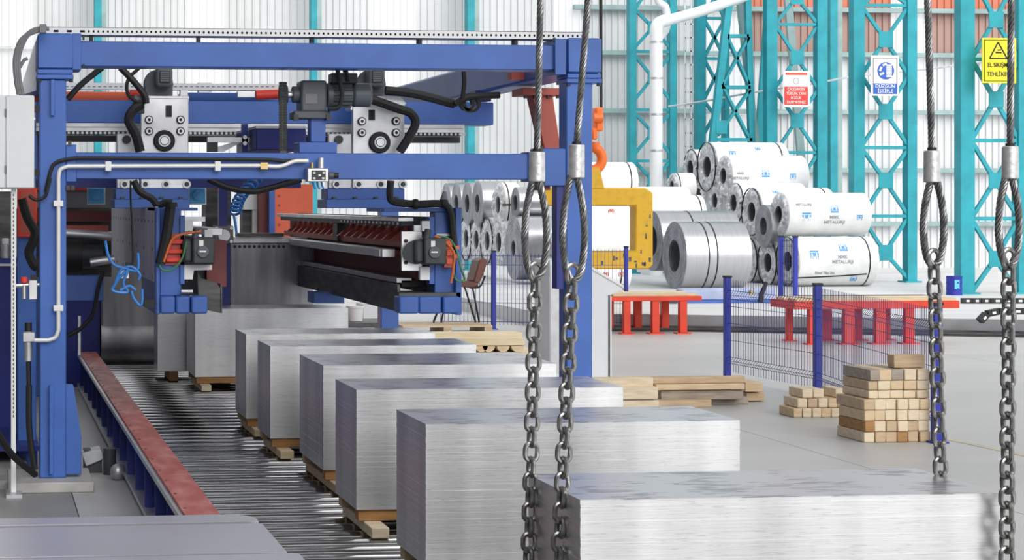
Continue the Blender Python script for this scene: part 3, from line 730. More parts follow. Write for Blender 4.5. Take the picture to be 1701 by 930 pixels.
# cross beams
bz0, bz1 = Z(110,YG,137), Z(67.5,YG,137)
MB().box(X(122,YG), YG+.02, bz0, X(941,YG), YG+.2, bz1).build('top_crossbeam', M['blue'], ga, bevel=.006)
MB().pbox(120,55,135,116,YG-.01,.25).build('flange_plate', M['blue'], ga, bevel=.003)
MB().pbox(922,64,941,124,YG-.01,.25).build('flange_plate', M['blue'], ga, bevel=.003)
for (x,y) in ((137,63),(137,110),(919,66),(919,117)): MB().cyl(at(x,y,YG+.01), at(x+3.5,y,YG+.01), .013, 6).build('bolt', M['dark'], ga)
MB().box(X(126,YG), YG+.01, Z(297,YG,126), X(880,YG), YG+.16, Z(253,YG,126)).build('lower_crossbeam', M['blue'], ga, bevel=.005)
MB().pbox(110,240,127,302,YG+.0,.15).build('flange_plate', M['blue'], ga, bevel=.003)
MB().pbox(878,252,892,302,YG-.005,.17).build('flange_plate', M['blue'], ga, bevel=.003)
MB().pbox(891,246,941,309,YG+.01,.14).build('bracket', M['blue'], ga, bevel=.006)
for (x,y) in ((113,312),(121,312),(116,238),(900,248),(895,303),(903,303)): MB().pbox(x-3,y-4,x+3,y+4,YG-.01,.03).build('bolt', M['dark'], ga)
MB().pbox(893,305,914,316,YG+.05,.08).build('red_block', M['dred'], ga)
MB().pbox(925,309,941,480,YG+.03,.1).build('post_side_plate', M['navy'], ga)
# red tapered leg behind the right post
rl = thing('support_leg', 'faded red tapered leg hanging behind the right gantry post', 'support', at(910,253,12.3))
MB().prism([at(x,y,12.3) for x,y in ((884,158),(918,158),(932,250),(905,250))], (0,.14,0)).build('leg', M['cred'], rl, bevel=.004)
MB().pbox(868,146,935,158,12.26,.26).build('top_plate', M['cred'], rl, bevel=.003)
for x in (874,890,912,928): MB().pbox(x-2.5,158,x+2.5,163,12.28,.03).build('bolt', M['dark'], rl)
MB().pbox(850,120,872,132,12.1,.1).build('clamp', M['cred'], rl)
# perforated cable tray on top
tr = thing('cable_tray', 'white perforated cable tray running along the gantry top', 'cable tray', at(480,58,YG+.06))
zt0 = Z(57,YG,90); zt1 = Z(43,YG,90)
MB().box(X(76,YG), YG+.06, zt0, X(985,YG), YG+.16, zt0+.004).build('floor_strip', M['tray'], tr)
MB().box(X(76,YG), YG+.06, zt0, X(985,YG), YG+.064, zt0+.018).build('front_web', M['tray'], tr)
MB().box(X(76,YG), YG+.06, zt1-.018, X(985,YG), YG+.064, zt1).build('front_web', M['tray'], tr)
MB().box(X(76,YG), YG+.06, zt1-.003, X(985,YG), YG+.16, zt1).build('cover', M['tray'], tr)
MB().box(X(76,YG), YG+.15, zt0, X(985,YG), YG+.155, zt1).build('back_web', M['dplate'], tr)
x = 76.0; tk = None
while x < 975:
    wdt = 8 if x > 140 else 22
    o = MB().pbox(x, 0, x+wdt*.55, 1, YG+.06, .004); a = X(x,YG); b = X(x+wdt*.62,YG)
    MB().box(a, YG+.06, zt0+.018, b, YG+.064, zt1-.018).build('web_bridge', M['tray'], tr); x += wdt
for x in (150, 330, 520, 700, 860): MB().box(X(x,YG), YG+.07, bz1, X(x,YG)+.02, YG+.14, zt0).build('standoff', M['black'], tr)
# second tray and rear beams
YR = 13.2
t2 = thing('cable_tray', 'short white cable tray behind the first carriage motor', 'cable tray', at(300,149,YR+.6))
MB().pbox(60,138,470,149,YR+.6,.1).build('channel', M['tray'], t2)
for k in range(44): MB().pbox(64+k*9,143,69+k*9,144.4,YR+.597,.004).build('slot', M['cable'], t2)
MB().pbox(300,149,312,170,YR+.6,.1).build('bracket', M['galv'], t2); MB().pbox(90,149,100,170,YR+.6,.1).build('bracket', M['galv'], t2)
cb = thing('carriage_beam', 'blue cross rail beam carrying the two gripper carriages', 'beam', at(470,206,YR))
MB().pbox(60,168,820,206,YR,.26).build('beam', M['blue'], cb, bevel=.006)
MB().box(X(60,YR), YR-.06, Z(213,YR), X(768,YR), YR-.0, Z(207,YR)).build('guide_rail', M['galv'], cb)
MB().box(X(60,YR), YR-.04, Z(220,YR), X(768,YR), YR+.02, Z(213.5,YR)).build('rail_seat', M['silver'], cb)
MB().box(X(60,YR), YR-.03, Z(226,YR), X(764,YR), YR+.06, Z(220,YR)).build('gear_rack', M['dark'], cb)
th = None
for k in range(90):
    x = X(112,YR)+k*.031
    if th is None: th = MB().box(x, YR-.034, Z(224.5,YR), x+.015, YR-.03, Z(220.5,YR)).build('rack_tooth', M['galv'], cb); x0_ = x
    else: share(th, 'rack_tooth', cb, (x-x0_,0,0))
MB().pbox(70,226,764,236,YR+.1,.1).build('lower_flange', M['dplate'], cb)
MB().pbox(60,297,500,312,YR+.2,.2).build('lower_beam', M['navy'], cb)
MB().pbox(62,206,74,312,YR+.12,.1).build('hanger', M['navy'], cb); MB().pbox(790,150,816,168,YR+.05,.15).build('hanger', M['navy'], cb)
ob = thing('feed_beam', 'salmon orange beam behind the left carriage', 'beam', at(180,168,YR+.9))
MB().pbox(50,152,246,169,YR+.9,.2).build('beam', M['orange'], ob, bevel=.01)
MB().pbox(216,150,236,158,YR+.85,.05).build('clip', M['signred'], ob)
MB().pbox(60,169,72,200,YR+.9,.2).build('bracket', M['navy'], ob)
ob = thing('feed_beam', 'blue beam with a red cylinder left of the grey gear motor', 'beam', at(390,168,YR+.9))
MB().pbox(300,154,520,169,YR+.9,.2).build('beam', M['blue'], ob, bevel=.008)
MB().cyl(at(425,158,YR+.6), at(470,156,YR+.6), .035, 14).build('red_cylinder', M['signred'], ob)
MB().pbox(395,152,424,161,YR+.6,.06).build('clevis', M['silver'], ob)
MB().pbox(330,137,352,154,YR+.9,.1).build('clamp_block', M['galv'], ob)
# inner slanted guide beam, running away from the viewer
ib = thing('guide_beam', 'dull blue guide beam receding under the gear motor', 'beam', (X(470,12.4),13,Z(250,12.4)))
MB().box(X(418,12.4), 12.2, Z(251,12.4), X(500,12.4), 13.15, Z(216,12.4)).build('beam', M['navy'], ib, bevel=.006)
MB().box(X(418,12.4), 12.2, Z(216,12.4), X(500,12.4), 13.15, Z(212,12.4)).build('rail', M['galv'], ib)
# small machinery between the carriages
rm = thing('limit_switch_bar', 'steel switch bracket hanging left of the roller chain', 'switch', at(390,252,12.5))
MB().pbox(345,228,420,236,12.5,.05).build('bar', M['silver'], rm); MB().pbox(345,236,362,252,12.5,.06).build('switch_body', M['dark'], rm)
MB().pbox(402,206,412,252,12.5,.05).build('bracket', M['navy'], rm)
for y in (228, 238): MB().cyl(at(407,y,12.5), at(407,y,12.44), .014, 10).build('bolt', M['silver'], rm)
MB().prism([at(x,y,12.55) for x,y in ((355,252),(362,244),(400,232),(402,236),(372,252))], (0,.03,0)).build('lever', M['galv'], rm)

# ---------------------------------------------------------------- carriages
def carriage(x0, x1, yt, mx, label, side, label2=''):
    Y = 12.75
    r = thing('gripper_carriage', label, 'carriage', at((x0+x1)/2, 346, Y))
    xm = (x0+x1)/2
    pl = MB().pbox(x0, yt, x1, 313, Y, .05).build('face_plate', M['silver'], r, bevel=.004)
    MB().pbox(x0-4, yt-4, x1+1, yt+6, Y+.01, .2).build('top_plate', M['silver'], r, bevel=.003)
    for (dx, y) in ((.17,199),(.17,218),(.83,199),(.83,218)):
        c = at(x0+(x1-x0)*dx, y+(yt-163)*.18, Y); k = mpp(x0, Y)
        o = MB().ring(c, c-Vector((0,.02,0)), 7*k, 3.8*k, 18).build('bolt_washer', M['black'], r)
        MB().ring(c, c-Vector((0,.026,0)), 5.2*k, 2.6*k, 18).build('bolt_head', M['silver'], r); MB().cyl(c, c-Vector((0,.021,0)), 2.8*k, 6).build('hex_socket', M['black'], r)
    c = at(xm-(1 if side < 0 else -1), 234+(yt-163)*.2, Y); k = mpp(x0, Y)
    MB().cyl(c, c-Vector((0,.03,0)), 18*k, 28).build('bearing_cap', M['black'], r, bevel=.006)
    MB().ring(c, c-Vector((0,.04,0)), 10*k, 7.5*k, 24).build('bearing_ring', M['galv'], r)
    MB().cyl(c, c-Vector((0,.045,0)), 6.5*k, 18).build('shaft_end', M['silver'], r)
    MB().pbox(xm+(2 if side < 0 else -16), 175+(yt-163)*.5, xm+(12 if side < 0 else -6), 194+(yt-163)*.4, Y-.012, .02).build('slot', M['black'], r)
    # side bearing block on the left
    sb = MB().pbox(x0-40, 222, x0-2, 313, Y+.02, .06).build('side_block', M['galv'], r, bevel=.004)
    c = at(x0-24, 232, Y+.02); MB().cyl(c, c-Vector((0,.03,0)), 7*k, 14).build('knob', M['dark'], r)
    for x in [x0-27+j*(x1-x0+24)/3 for j in range(4)]:
        c = at(x, 306, Y-.001); MB().ring(c, c-Vector((0,.012,0)), 7*k, 4*k, 14).build('bolt_washer', M['galv'], r); MB().cyl(c, c-Vector((0,.02,0)), 4*k, 6).build('bolt_head', M['dark'], r)
    # motor on top
    mo = MB().cyl(at(mx, 140, Y+.05), at(mx, 140, Y+.30), 25*k, 24).build('motor', M['mgrey'], r, bevel=.01)
    MB().pbox(mx-22, 146, mx+24, yt, Y+.06, .18).build('motor_foot', M['mgrey'], mo, bevel=.006)
    MB().pbox(mx-4, 112, mx+24, 144, Y-.08, .14).build('motor_face', M['mgrey'], mo, bevel=.02, seg=3)
    o = MB().pbox(mx+2, 117, mx+20, 138, Y-.09, .02).build('fan_grille', M['dark'], mo, bevel=.006)
    for j in range(5): MB().pbox(mx+4, 119.5+j*3.4, mx+18, 120.6+j*3.4, Y-.093, .006).build('grille_bar', M['cable'], mo)
    # blue hanger flange under the front beam
    MB().pbox(x0-42, 313, x1, 331, Y-.0, .25).build('hanger_block', M['blue'], r, bevel=.004)
    MB().pbox(x0-44, 331, x1+2, 346, Y-.05, .35).build('hanger_flange', M['blue'], r, bevel=.004)
    for j in range(4):
        x = x0-30+j*(x1-x0+18)/3; MB().pbox(x-3, 327, x+3, 331, Y-.03, .03).build('nut', M['dark'], r)
    # cables
    return r
c1 = carriage(234, 313, 163, 263, 'silver carriage with motor at the left of the cross rail', -1)
c2 = carriage(586, 672, 177, 616, 'silver carriage with motor right of the grey gear motor', 1)
def cable(pts, r, label, mt='black', Y=None, name='cable', n=8, cat='cable'):
    P = [at(p[0], p[1], p[2] if len(p) > 2 else Y) for p in pts]
    o = MB().tube(bez(P, 8), r, n).build(name, M[mt]); tag(o, label, cat); return o
def pcable(par, pts, r, mt='black', Y=None, name='cable'):
    MB().tube(bez([at(p[0], p[1], p[2] if len(p) > 2 else Y) for p in pts], 8), r, 8).build(name, M[mt], par)
pcable(c1, [(200,112),(222,135),(240,158),(243,172)], .022, Y=12.6); pcable(c1, [(232,112),(213,132),(212,155),(225,168),(236,170)], .012, Y=12.6)
pcable(c1, [(236,172),(222,182),(214,200),(226,225),(233,252)], .032, Y=12.62); pcable(c1, [(112,165),(135,140),(170,112)], .02, Y=12.6)
MB().pbox(222,170,240,188,12.62,.1).build('junction_box', M['dark'], c1); MB().pbox(224,158,242,172,12.64,.1).build('gland_box', M['cable'], c1)
pcable(c2, [(640,150),(690,156),(755,173)], .03, Y=12.55); pcable(c2, [(618,165),(660,180),(682,188),(690,205),(678,230),(664,252)], .03, Y=12.6)
pcable(c2, [(755,173),(775,162),(790,160),(830,158)], .022, Y=12.5); pcable(c2, [(770,112),(771,140),(768,165)], .015, Y=12.4)
MB().prism([at(x,y,12.62) for x,y in ((618,160),(665,160),(675,172),(660,180),(620,174))], (0,.06,0)).build('cable_bracket', M['galv'], c2)
for (x, rr_) in ((777,.05),(784,.06)):
    c = at(x, 172, 12.5); MB().ring(c, c+Vector((0,.05,0)), rr_, rr_-.02, 16).build('cable_loop', M['black'], c2)
# gear motor on the blue pedestal
YM = 11.55
gm = thing('gear_motor', 'grey gear motor on a blue pedestal above the lower crossbeam', 'gear motor', at(530,255,YM)); k = mpp(540,YM)
MB().pbox(497,236,560,254.5,YM-.08,.22).build('pedestal_plate', M['blue'], gm, bevel=.004)
MB().pbox(516,196,541,236,YM-.04,.12).build('pedestal_column', M['blue'], gm, bevel=.004)
MB().pbox(489,184,549,197,YM-.08,.2).build('gearbox_base', M['mgrey'], gm, bevel=.006)
for x in (492, 546): MB().pbox(x-4,190,x+4,200,YM-.09,.04).build('base_bolt', M['dark'], gm)
MB().pbox(500,133,543,186,YM-.08,.18).build('gearbox', M['mgrey'], gm, bevel=.014, seg=2)
MB().pbox(507,156,527,172,YM-.084,.02).build('nameplate', M['cable'], gm)
MB().cyl(at(485,157,YM), at(500,157,YM), 14*k, 20).build('output_flange', M['mgrey'], gm, bevel=.004)
MB().cyl(at(468,157,YM), at(486,157,YM), 6*k, 14).build('output_shaft', M['silver'], gm)
MB().cyl(at(543,158,YM), at(551,158,YM), 20*k, 24).build('motor_flange', M['mgrey'], gm)
MB().cyl(at(551,158,YM), at(584,158,YM), 16*k, 24).build('motor_body', M['mgrey'], gm)
f = MB()
for j in range(14):
    t = 2*pi*j/14; dd = Vector((0, cos(t), sin(t))); a = at(551,158,YM)+dd*18*k; b = at(583,158,YM)+dd*18*k
    f.obox(a, b, .006, 6*k, up=dd)
o = f.build('cooling_fins', M['mgrey'], gm)
MB().cyl(at(584,158,YM), at(616,158,YM), 20*k, 28).build('fan_cover', M['mgrey'], gm, bevel=.015, seg=2)
MB().pbox(551,121,594,138,YM-.07,.12).build('terminal_box', M['dark'], gm, bevel=.006)
MB().cyl(at(572,118,YM-.02), at(578,134,YM-.08), .012, 8).build('cable_gland', M['black'], gm)
pcable(gm, [(560,110),(563,130),(568,158),(562,178),(545,181)], .014, Y=YM-.12, name='motor_cable'); pcable(gm, [(573,110),(578,128)], .011, Y=YM-.1, name='motor_cable')
# roller chain loop
rc = thing('roller_chain', 'vertical black roller chain loop left of the gear motor', 'drive chain', at(470,254,YM))
MB().ring(at(464,157,YM), at(477,157,YM), 15*k, 8*k, 20).build('sprocket', M['dark'], rc)
lk = None
for j in range(26):
    y = 138+j*4.4
    for s_ in (0, 1):
        p = at(463.5+(7.5 if s_ else 0), y, YM-.055)
        if lk is None: lk = MB().box(p.x, p.y, p.z-.006, p.x+.022, p.y+.01, p.z+.006).build('chain_link', M['black'], rc); p00 = p
        else: share(lk, 'chain_link', rc, p-p00)
MB().pbox(465,136,476,254,YM-.05,.02).build('chain_strand', M['dplate'], rc); MB().pbox(465,136,476,254,YM+.06,.02).build('chain_strand', M['dplate'], rc)
# valve block on the lower crossbeam
vb = thing('valve_block', 'small silver pneumatic valve block on the lower crossbeam', 'valve', at(527,303,YG-.08))
MB().pbox(511,279,546,302,YG-.08,.09).build('body', M['silver'], vb, bevel=.004)
MB().pbox(518,283,541,299,YG-.086,.02).build('face', M['dark'], vb)
for (x,y) in ((522,287),(538,287),(522,296),(537,296),(531,291)): MB().pbox(x-2,y-1.5,x+2,y+1.5,YG-.09,.01).build('screw', M['paper'], vb)
MB().cyl(at(546,291,YG-.04), at(554,291,YG-.04), .02, 12).build('solenoid', M['mgrey'], vb); MB().cyl(at(554,291,YG-.04), at(562,291,YG-.04), .016, 12).build('solenoid_cap', M['black'], vb)
MB().cyl(at(533,262,YG-.04), at(533,279,YG-.04), .018, 12).build('fitting', M['silver'], vb); MB().cyl(at(518,270,YG-.04), at(518,279,YG-.04), .012, 10).build('brass_fitting', M['brass'], vb)
for x in (520,527,534): pcable(vb, [(x,302),(x+1,308),(x+4,314)], .006, 'bluehose', YG-.03, 'air_line')

# conduit pipes on the frame
cn = thing('conduit_pipe', 'white conduit pipe clipped down the left post and along the crossbeam', 'pipe', at(97,566,YG-.05)); Yc = YG-.035
rp_ = mpp(97,Yc)*3.6
MB().tube([at(57,565,Yc),at(78,565,Yc)]+bez([at(80,565,Yc),at(92,560,Yc),at(97,548,Yc)],5)+[at(97,300,Yc)]+bez([at(97,296,Yc),at(100,282,Yc),at(113,276,Yc)],5)+[at(430,275,Yc)]+bez([at(432,275,Yc),at(465,276,Yc),at(488,268,Yc),at(500,267,Yc)],5)+[at(512,267,Yc)], rp_, 10).build('pipe', M['conduit'], cn)
for (x,y) in ((97,338),(97,512)): MB().pbox(x-8,y-5,x+8,y+5,Yc-.014,.05).build('clip', M['paper'], cn, bevel=.003)
for (x,y) in ((180,276),(362,276)): MB().pbox(x-5,y-8,x+5,y+8,Yc-.014,.05).build('clip', M['paper'], cn, bevel=.003)
MB().pbox(433,270,445,281,Yc-.014,.04).build('brass_union', M['brass'], cn)
cable([(76,318),(84,285),(92,271),(115,264),(150,262.5),(320,264),(440,265),(470,267),(508,266)], .011, 'thin black cable lying along the lower crossbeam above the conduit', Y=YG-.02)
cable([(48,325),(60,332),(75,326),(80,310),(84,295)], .010, 'black cable looping below the white switch cabinet', Y=YG-.05)
# left side: switch cabinet and things behind it
YQ = 10.9
sc_ = thing('switch_cabinet', 'white electrical switch cabinet mounted left of the gantry post', 'cabinet', at(25,313,YQ))
MB().pbox(-40,158,57,313,YQ,.3).build('body', M['white'], sc_, bevel=.006)
MB().pbox(10,159,57,312,YQ-.012,.012).build('door', M['white'], sc_, bevel=.004)
MB().pbox(-38,159,8.5,312,YQ-.012,.012).build('door', M['white'], sc_, bevel=.004)
for y in (187, 281): MB().pbox(8,y-6,11,y+6,YQ-.018,.012).build('hinge', M['cable'], sc_)
for y in (180, 286): MB().pbox(57,y-5,66,y+6,YQ+.08,.05).build('mounting_clamp', M['black'], sc_)
MB().box(X(-12,YQ), YQ+.06, 0, X(-6,YQ), YQ+.12, Z(312,YQ,0)).build('stand', M['galv'], sc_)
st = thing('perforated_strut', 'thin white perforated strut standing left of the blue post', 'strut', (X(22,10.95),10.95,0))
MB().box(X(18.5,10.95), 10.95, 0, X(26.5,10.95), 10.98, Z(313,10.95,20)).build('channel', M['tray'], st)
for j in range(52): MB().pbox(21.6,322+j*7.2,23.4,326+j*7.2,10.948,.004).build('slot', M['dplate'], st)
MB().box(X(10,10.95), 10.85, 0, X(36,10.95), 11.08, .02).build('foot', M['galv'], st)
hz = thing('cable_bundle', 'grey cable bundle arching from the tray down to the white cabinet', 'cable', at(33,157,11.0))
for j, dx in enumerate((0, 3.5, -3)): pcable(hz, [(78+dx,46+j),(55,50+j*2),(38+dx,66),(28+dx,95),(29+dx,130),(34+dx,157)], .012, 'cable', 11.05, 'cable')
pcable(hz, [(33,112),(40,100),(46,97)], .010, 'cable', 11.05, 'branch'); MB().pbox(66,40,77,54,11.02,.08).build('gland', M['cable'], hz)
dp = thing('glare_panel', 'pale slanting panel standing in for glare on the gantry beam side', 'duct', at(45,158,11.4))
MB().prism([at(x,y,11.6) for x,y in ((58,70),(63,70),(60,150),(35,158),(38,135))], (0,.06,0)).build('panel', M['galv'], dp)  # pale panel added in place of the reflection on the glossy beam side
# left machine block behind the post
lm = thing('decoiler_stand', 'dark blue machine stand with red guard left of the post', 'machine', (X(30,12.4),12.4,0))
MB().box(X(29,12.2), 12.2, 0, X(60,12.2), 12.6, Z(345,12.2,40)).build('column', M['blue'], lm, bevel=.006)
MB().pbox(29,312,61,394,12.12,.2).build('red_guard', M['signred'], lm, bevel=.006); MB().pbox(34,318,57,388,12.115,.02).build('guard_panel', M['cred'], lm)
MB().box(X(-60,12.9), 12.9, 0, X(34,12.9), 13.4, Z(430,12.9,0)).build('body', M['navy'], lm, bevel=.01)
MB().pbox(-60,438,30,442,12.88,.03).build('white_strip', M['paper'], lm)
MB().pbox(-60,318,20,428,13.3,.1).build('dark_panel', M['dplate'], lm)
MB().box(X(-60,12.3), 11.9, .13, X(62,12.3), 12.9, .16).build('shelf', M['navy'], lm)
MB().box(X(-30,12.3), 12.0, 0, X(-22,12.3), 12.1, .13).build('shelf_leg', M['navy'], lm); MB().box(X(54,12.3), 12.0, 0, X(60,12.3), 12.1, .13).build('shelf_leg', M['navy'], lm)
bt = thing('sight_glass', 'small glass jar with white cap on the dark machine', 'jar', at(9,408,12.95))
c = at(9,408,12.95); c.z = Z(430,12.9,0); bt.location = c; k = mpp(9,12.95)
MB().cyl(c, c+Vector((0,0,24*k)), 7.5*k, 16).build('jar', M['galv'], bt, bevel=.004); MB().cyl(c+Vector((0,0,24*k)), c+Vector((0,0,34*k)), 6*k, 16).build('cap', M['paper'], bt, bevel=.004)
fr = thing('air_regulator', 'small air filter regulator with red knob left of the post', 'regulator', at(48,498,11.25)); Yf = 11.25; k = mpp(50,Yf)
MB().tube([at(22,475,Yf),at(52,473,Yf),at(66,473,Yf)], .012, 8).build('pipe', M['silver'], fr)
MB().cyl(at(40,473,Yf)+Vector((0,0,.0)), at(40,496,Yf), 4*k, 12).build('bowl', M['silver'], fr); MB().cyl(at(40,460,Yf), at(40,470,Yf), 6*k, 12).build('red_knob', M['signred'], fr, bevel=.003)
MB().pbox(48,465,62,498,Yf-.03,.06).build('filter_body', M['silver'], fr, bevel=.004); MB().pbox(51,457,61,466,Yf-.02,.04).build('black_cap', M['black'], fr)
fr = thing('air_filter', 'grey air filter with black top at the end of the conduit', 'filter', at(46,600,Yf))
MB().cyl(at(47,550,Yf), at(47,600,Yf), 7*k, 16).build('bowl', M['galv'], fr, bevel=.004); MB().pbox(38,552,58,568,Yf-.03,.06).build('head', M['silver'], fr, bevel=.003)
MB().cyl(at(47,536,Yf), at(47,552,Yf), 6*k, 14).build('black_cap', M['black'], fr); MB().cyl(at(47,600,Yf), at(48,640,Yf), 4*k, 10).build('drain_hose', M['black'], fr)
pcable(fr, [(48,640),(48,700),(52,745),(58,780)], .018, 'black', 11.2, 'drain_hose')
cable([(36,330),(45,360),(58,385),(55,400),(48,420),(56,440),(62,444)], .028, 'thick black hose bundle hanging behind the left post', Y=11.6, name='hose', cat='hose')
cable([(-60,640,10.6),(-10,710,10.6),(20,755,10.7),(58,788,10.9)], .02, 'thick black cable lying on the floor at the far left', name='cable')
o = MB().box(X(-120,11.9), 11.2, 0, X(45,11.9), 14, .05).build('floor_cover', mat('worn_cover_plate', (0.36,0.35,0.34), 0.6, var=.2, scale=4)); tag(o, 'worn grey cover plate on the floor left of the post', 'floor cover')
# foot pedal box beside the post
fp = thing('limit_box', 'grey box on a bracket beside the foot of the left post', 'switch box', (X(150,11.8),11.9,0))
MB().prism([at(x,y,11.8) for x,y in ((135,752),(168,745),(174,762),(143,775))], (0,.16,0)).build('lid', M['galv'], fp, bevel=.004)
MB().box(X(140,11.8), 11.82, 0, X(170,11.8), 11.95, .14).build('pedestal', M['dark'], fp); MB().cyl((X(182,11.75),11.75,.0), (X(182,11.75),11.75,.16), .04, 10).build('knob_post', M['dark'], fp)
MB().sphere((X(196,11.5),11.5,.05), .05).build('grease_cup', M['galv'], fp)

# ================================================================ gripper arms
YF = 11.9
def servo(par, fx, cy, face, Y, flip=1):
    "servo motor with silver mounting plate, body to the right when flip is 1"
    k = mpp(fx, Y)
    if flip > 0:
        MB().pbox(667,384,701,450,Y+.04,.02).build('motor_plate', M['silver'], par, bevel=.002)
        for (x,y) in ((674,400),(674,436)): c = at(x,y,Y+.04); MB().cyl(c, c-Vector((0,.01,0)), .012, 10).build('bolt_hole', M['black'], par)
        MB().cyl(at(690,419,Y+.04), at(690,419,Y-.02), 20*k, 24).build('motor_flange', M['dark'], par)
    b = MB().pbox(fx, cy-23, fx+37, cy+22, Y-.1, .14).build('servo_motor', M['dark'], par, bevel=.012, seg=2)
    c = at(fx+17, cy+1, Y-.1)
    MB().cyl(c, c-Vector((0,.014,0)), 10*k, 24).build('motor_cap', M['mgrey'], b, bevel=.003)
    MB().pbox(fx+11.5, cy-.5, fx+22.5, cy+2, Y-.118, .004).build('maker_strip', M['paper'], b)
    MB().pbox(fx+11, cy-18, fx+18, cy-8, Y-.104, .01).build('white_tag', M['paper'], b)
    MB().cyl(at(fx+3, cy-20, Y-.08), at(fx+6, cy-36, Y-.06), .022, 10).build('plug', M['dark'], b)
    MB().pbox(fx-16, cy-20, fx+2, cy+20, Y-.06, .1).build('motor_barrel', M['dark'], b, bevel=.02, seg=2)
    return b
# right arm
ar = thing('sheet_gripper', 'long right gripper arm with silver toothed bars and blue end frame', 'gripper arm', at(715,520,YF))
def xr_(a, c, Y): return X(a,Y), X(c,Y)
MB().pbox(757,345,767,523,YF,.5).build('frame_side', M['blue'], ar, bevel=.004)
MB().box(X(640,YF), YF+.05, Z(352,YF,700), X(767,YF), YF+.6, Z(345,YF,700)).build('frame_top', M['blue'], ar, bevel=.003)
MB().pbox(722,352,755,491,YF+.05,.14).build('frame_column', M['blue'], ar, bevel=.004)
MB().pbox(713,360,722,472,YF+.03,.1).build('frame_strip', M['blue'], ar, bevel=.003)
MB().pbox(725,388,752,392,YF+.03,.03).build('white_strip', M['paper'], ar)
for (a, c) in ((663,696),(696,734),(736,763)): MB().pbox(a,492,c,521,YF-.04+(.02 if a == 696 else 0),.16).build('foot_block', M['blue'], ar, bevel=.012, seg=2)
MB().pbox(663,486,765,494,YF,.3).build('foot_plate', M['dplate'], ar)
MB().pbox(522,486,572,504,14.3,.3).build('rear_foot', M['blue'], ar)
MB().pbox(701,367,714,384,YF+.02,.05).build('white_bracket', M['paper'], ar); MB().pbox(698,443,714,465,YF+.02,.05).build('white_bracket', M['paper'], ar)
MB().pbox(688,374,701,384,YF+.04,.04).build('white_bracket', M['galv'], ar)
# bars running back
def bar(par, name, m, a, c, t, b, y0, y1, bevel=.003, Y=YF+.15):
    return MB().box(X(a,Y), y0, Z(b,Y,a), X(c,Y), y1, Z(t,Y,a)).build(name, M[m], par, bevel=bevel)
tb = bar(ar, 'top_bar', 'silver', 664, 690, 361, 368, 12.1, 17.2)
bar(ar, 'clamp_strip', 'dark', 668, 690, 368, 376, 12.1, 17.1)
for k in range(16):
    y = 12.15+k*.13; MB().pbox(0,0,1,1,y,.01) if 0 else None
    MB().box(X(666,YF+.15), y, Z(373.5,YF+.15,666), X(668,YF+.15), y+.03, Z(369.5,YF+.15,666)).build('clamp_stud', M['silver'], ar)
bar(ar, 'red_body', 'dred', 694, 712, 374, 466, 12.1, 17.2)
fin = None
for k in range(17):
    y = 12.35+k*.27; xa, xb = X(668,YF+.15), X(694,YF+.15); zt, zb_ = Z(376,YF+.15,680), Z(401,YF+.15,680)
    if fin is None:
        fin = MB().prism([(xb, y, zt), (xb, y, zb_), (xa-.01, y, zb_)], (0,.05,0)).build('rib_fin', M['cred'], ar); y00 = y
    else: share(fin, 'rib_fin', ar, (0, y-y00, 0))
bar(ar, 'red_ledge', 'cred', 676, 696, 400, 412, 12.25, 14.35); bar(ar, 'red_ledge', 'cred', 676, 696, 400, 412, 14.55, 17.1)
bar(ar, 'divider', 'dplate', 670, 694, 376, 412, 14.36, 14.54)
rk = bar(ar, 'toothed_bar', 'silver', 640, 662, 414, 428, 12.15, 18.4)
xa = X(640, YF+.15); tz0, tz1 = Z(427,YF+.15,640), Z(415,YF+.15,640); tt = None
for k in range(104):
    y = 12.2+k*.042
    if tt is None: tt = MB().box(xa-.008, y, tz0, xa, y+.024, tz1).build('bar_tooth', M['galv'], rk); y00 = y
    else: share(tt, 'bar_tooth', rk, (0, y-y00, 0))
bar(ar, 'bar_hanger', 'dred', 660, 696, 417, 426, 12.3, 18.0)
bar(ar, 'grey_lower_bar', 'galv', 664, 690, 462, 471, 12.15, 17.2); bar(ar, 'black_gap_plate', 'black', 672, 712, 466, 478, 12.15, 17.2)
bar(ar, 'skirt_plate', 'dplate', 657, 662, 472, 517, 12.0, 16.3)
bar(ar, 'back_plate', 'dplate', 712, 718, 360, 488, 12.1, 17.2)
servo(ar, 705, 418, 1, YF)
for (x,y) in ((742,404),(742,420),(742,434)): MB().pbox(x,y-5,x+10,y+5,YF-.02,.04).build('orange_connector', M['orange'], ar, bevel=.004)
MB().pbox(738,396,752,444,YF-.01,.03).build('terminal_base', M['cred'], ar)
for (x,y) in ((760,411),(760,426)): MB().pbox(x-3,y-3,x+3,y+3,YF-.03,.03).build('orange_connector', M['orange'], ar)
pcable(ar, [(722,392),(738,400),(754,420),(753,445),(749,470)], .008, 'wireo', YF-.08, 'orange_wire'); pcable(ar, [(725,392),(745,396),(758,415),(766,445),(772,465),(758,465),(752,445)], .006, 'wireg', YF-.07, 'green_wire')
pcable(ar, [(760,418),(764,440),(770,462),(764,468),(752,460)], .005, 'galv', YF-.06, 'grey_wire')
pcable(ar, [(649,300),(648,325),(655,335),(690,339),(735,339),(748,352),(752,380),(755,410)], .024, 'black', YF+.0, 'hose')
for (x,y) in ((690,339),(737,337)): c = at(x,y,YF); MB().sphere(c, .034, 10, 6).build('hose_coupling', M['black'], ar)
MB().cyl(at(737,334,YF), at(739,318,YF), .028, 10, r2=.012).build('hose_horn', M['cable'], ar)
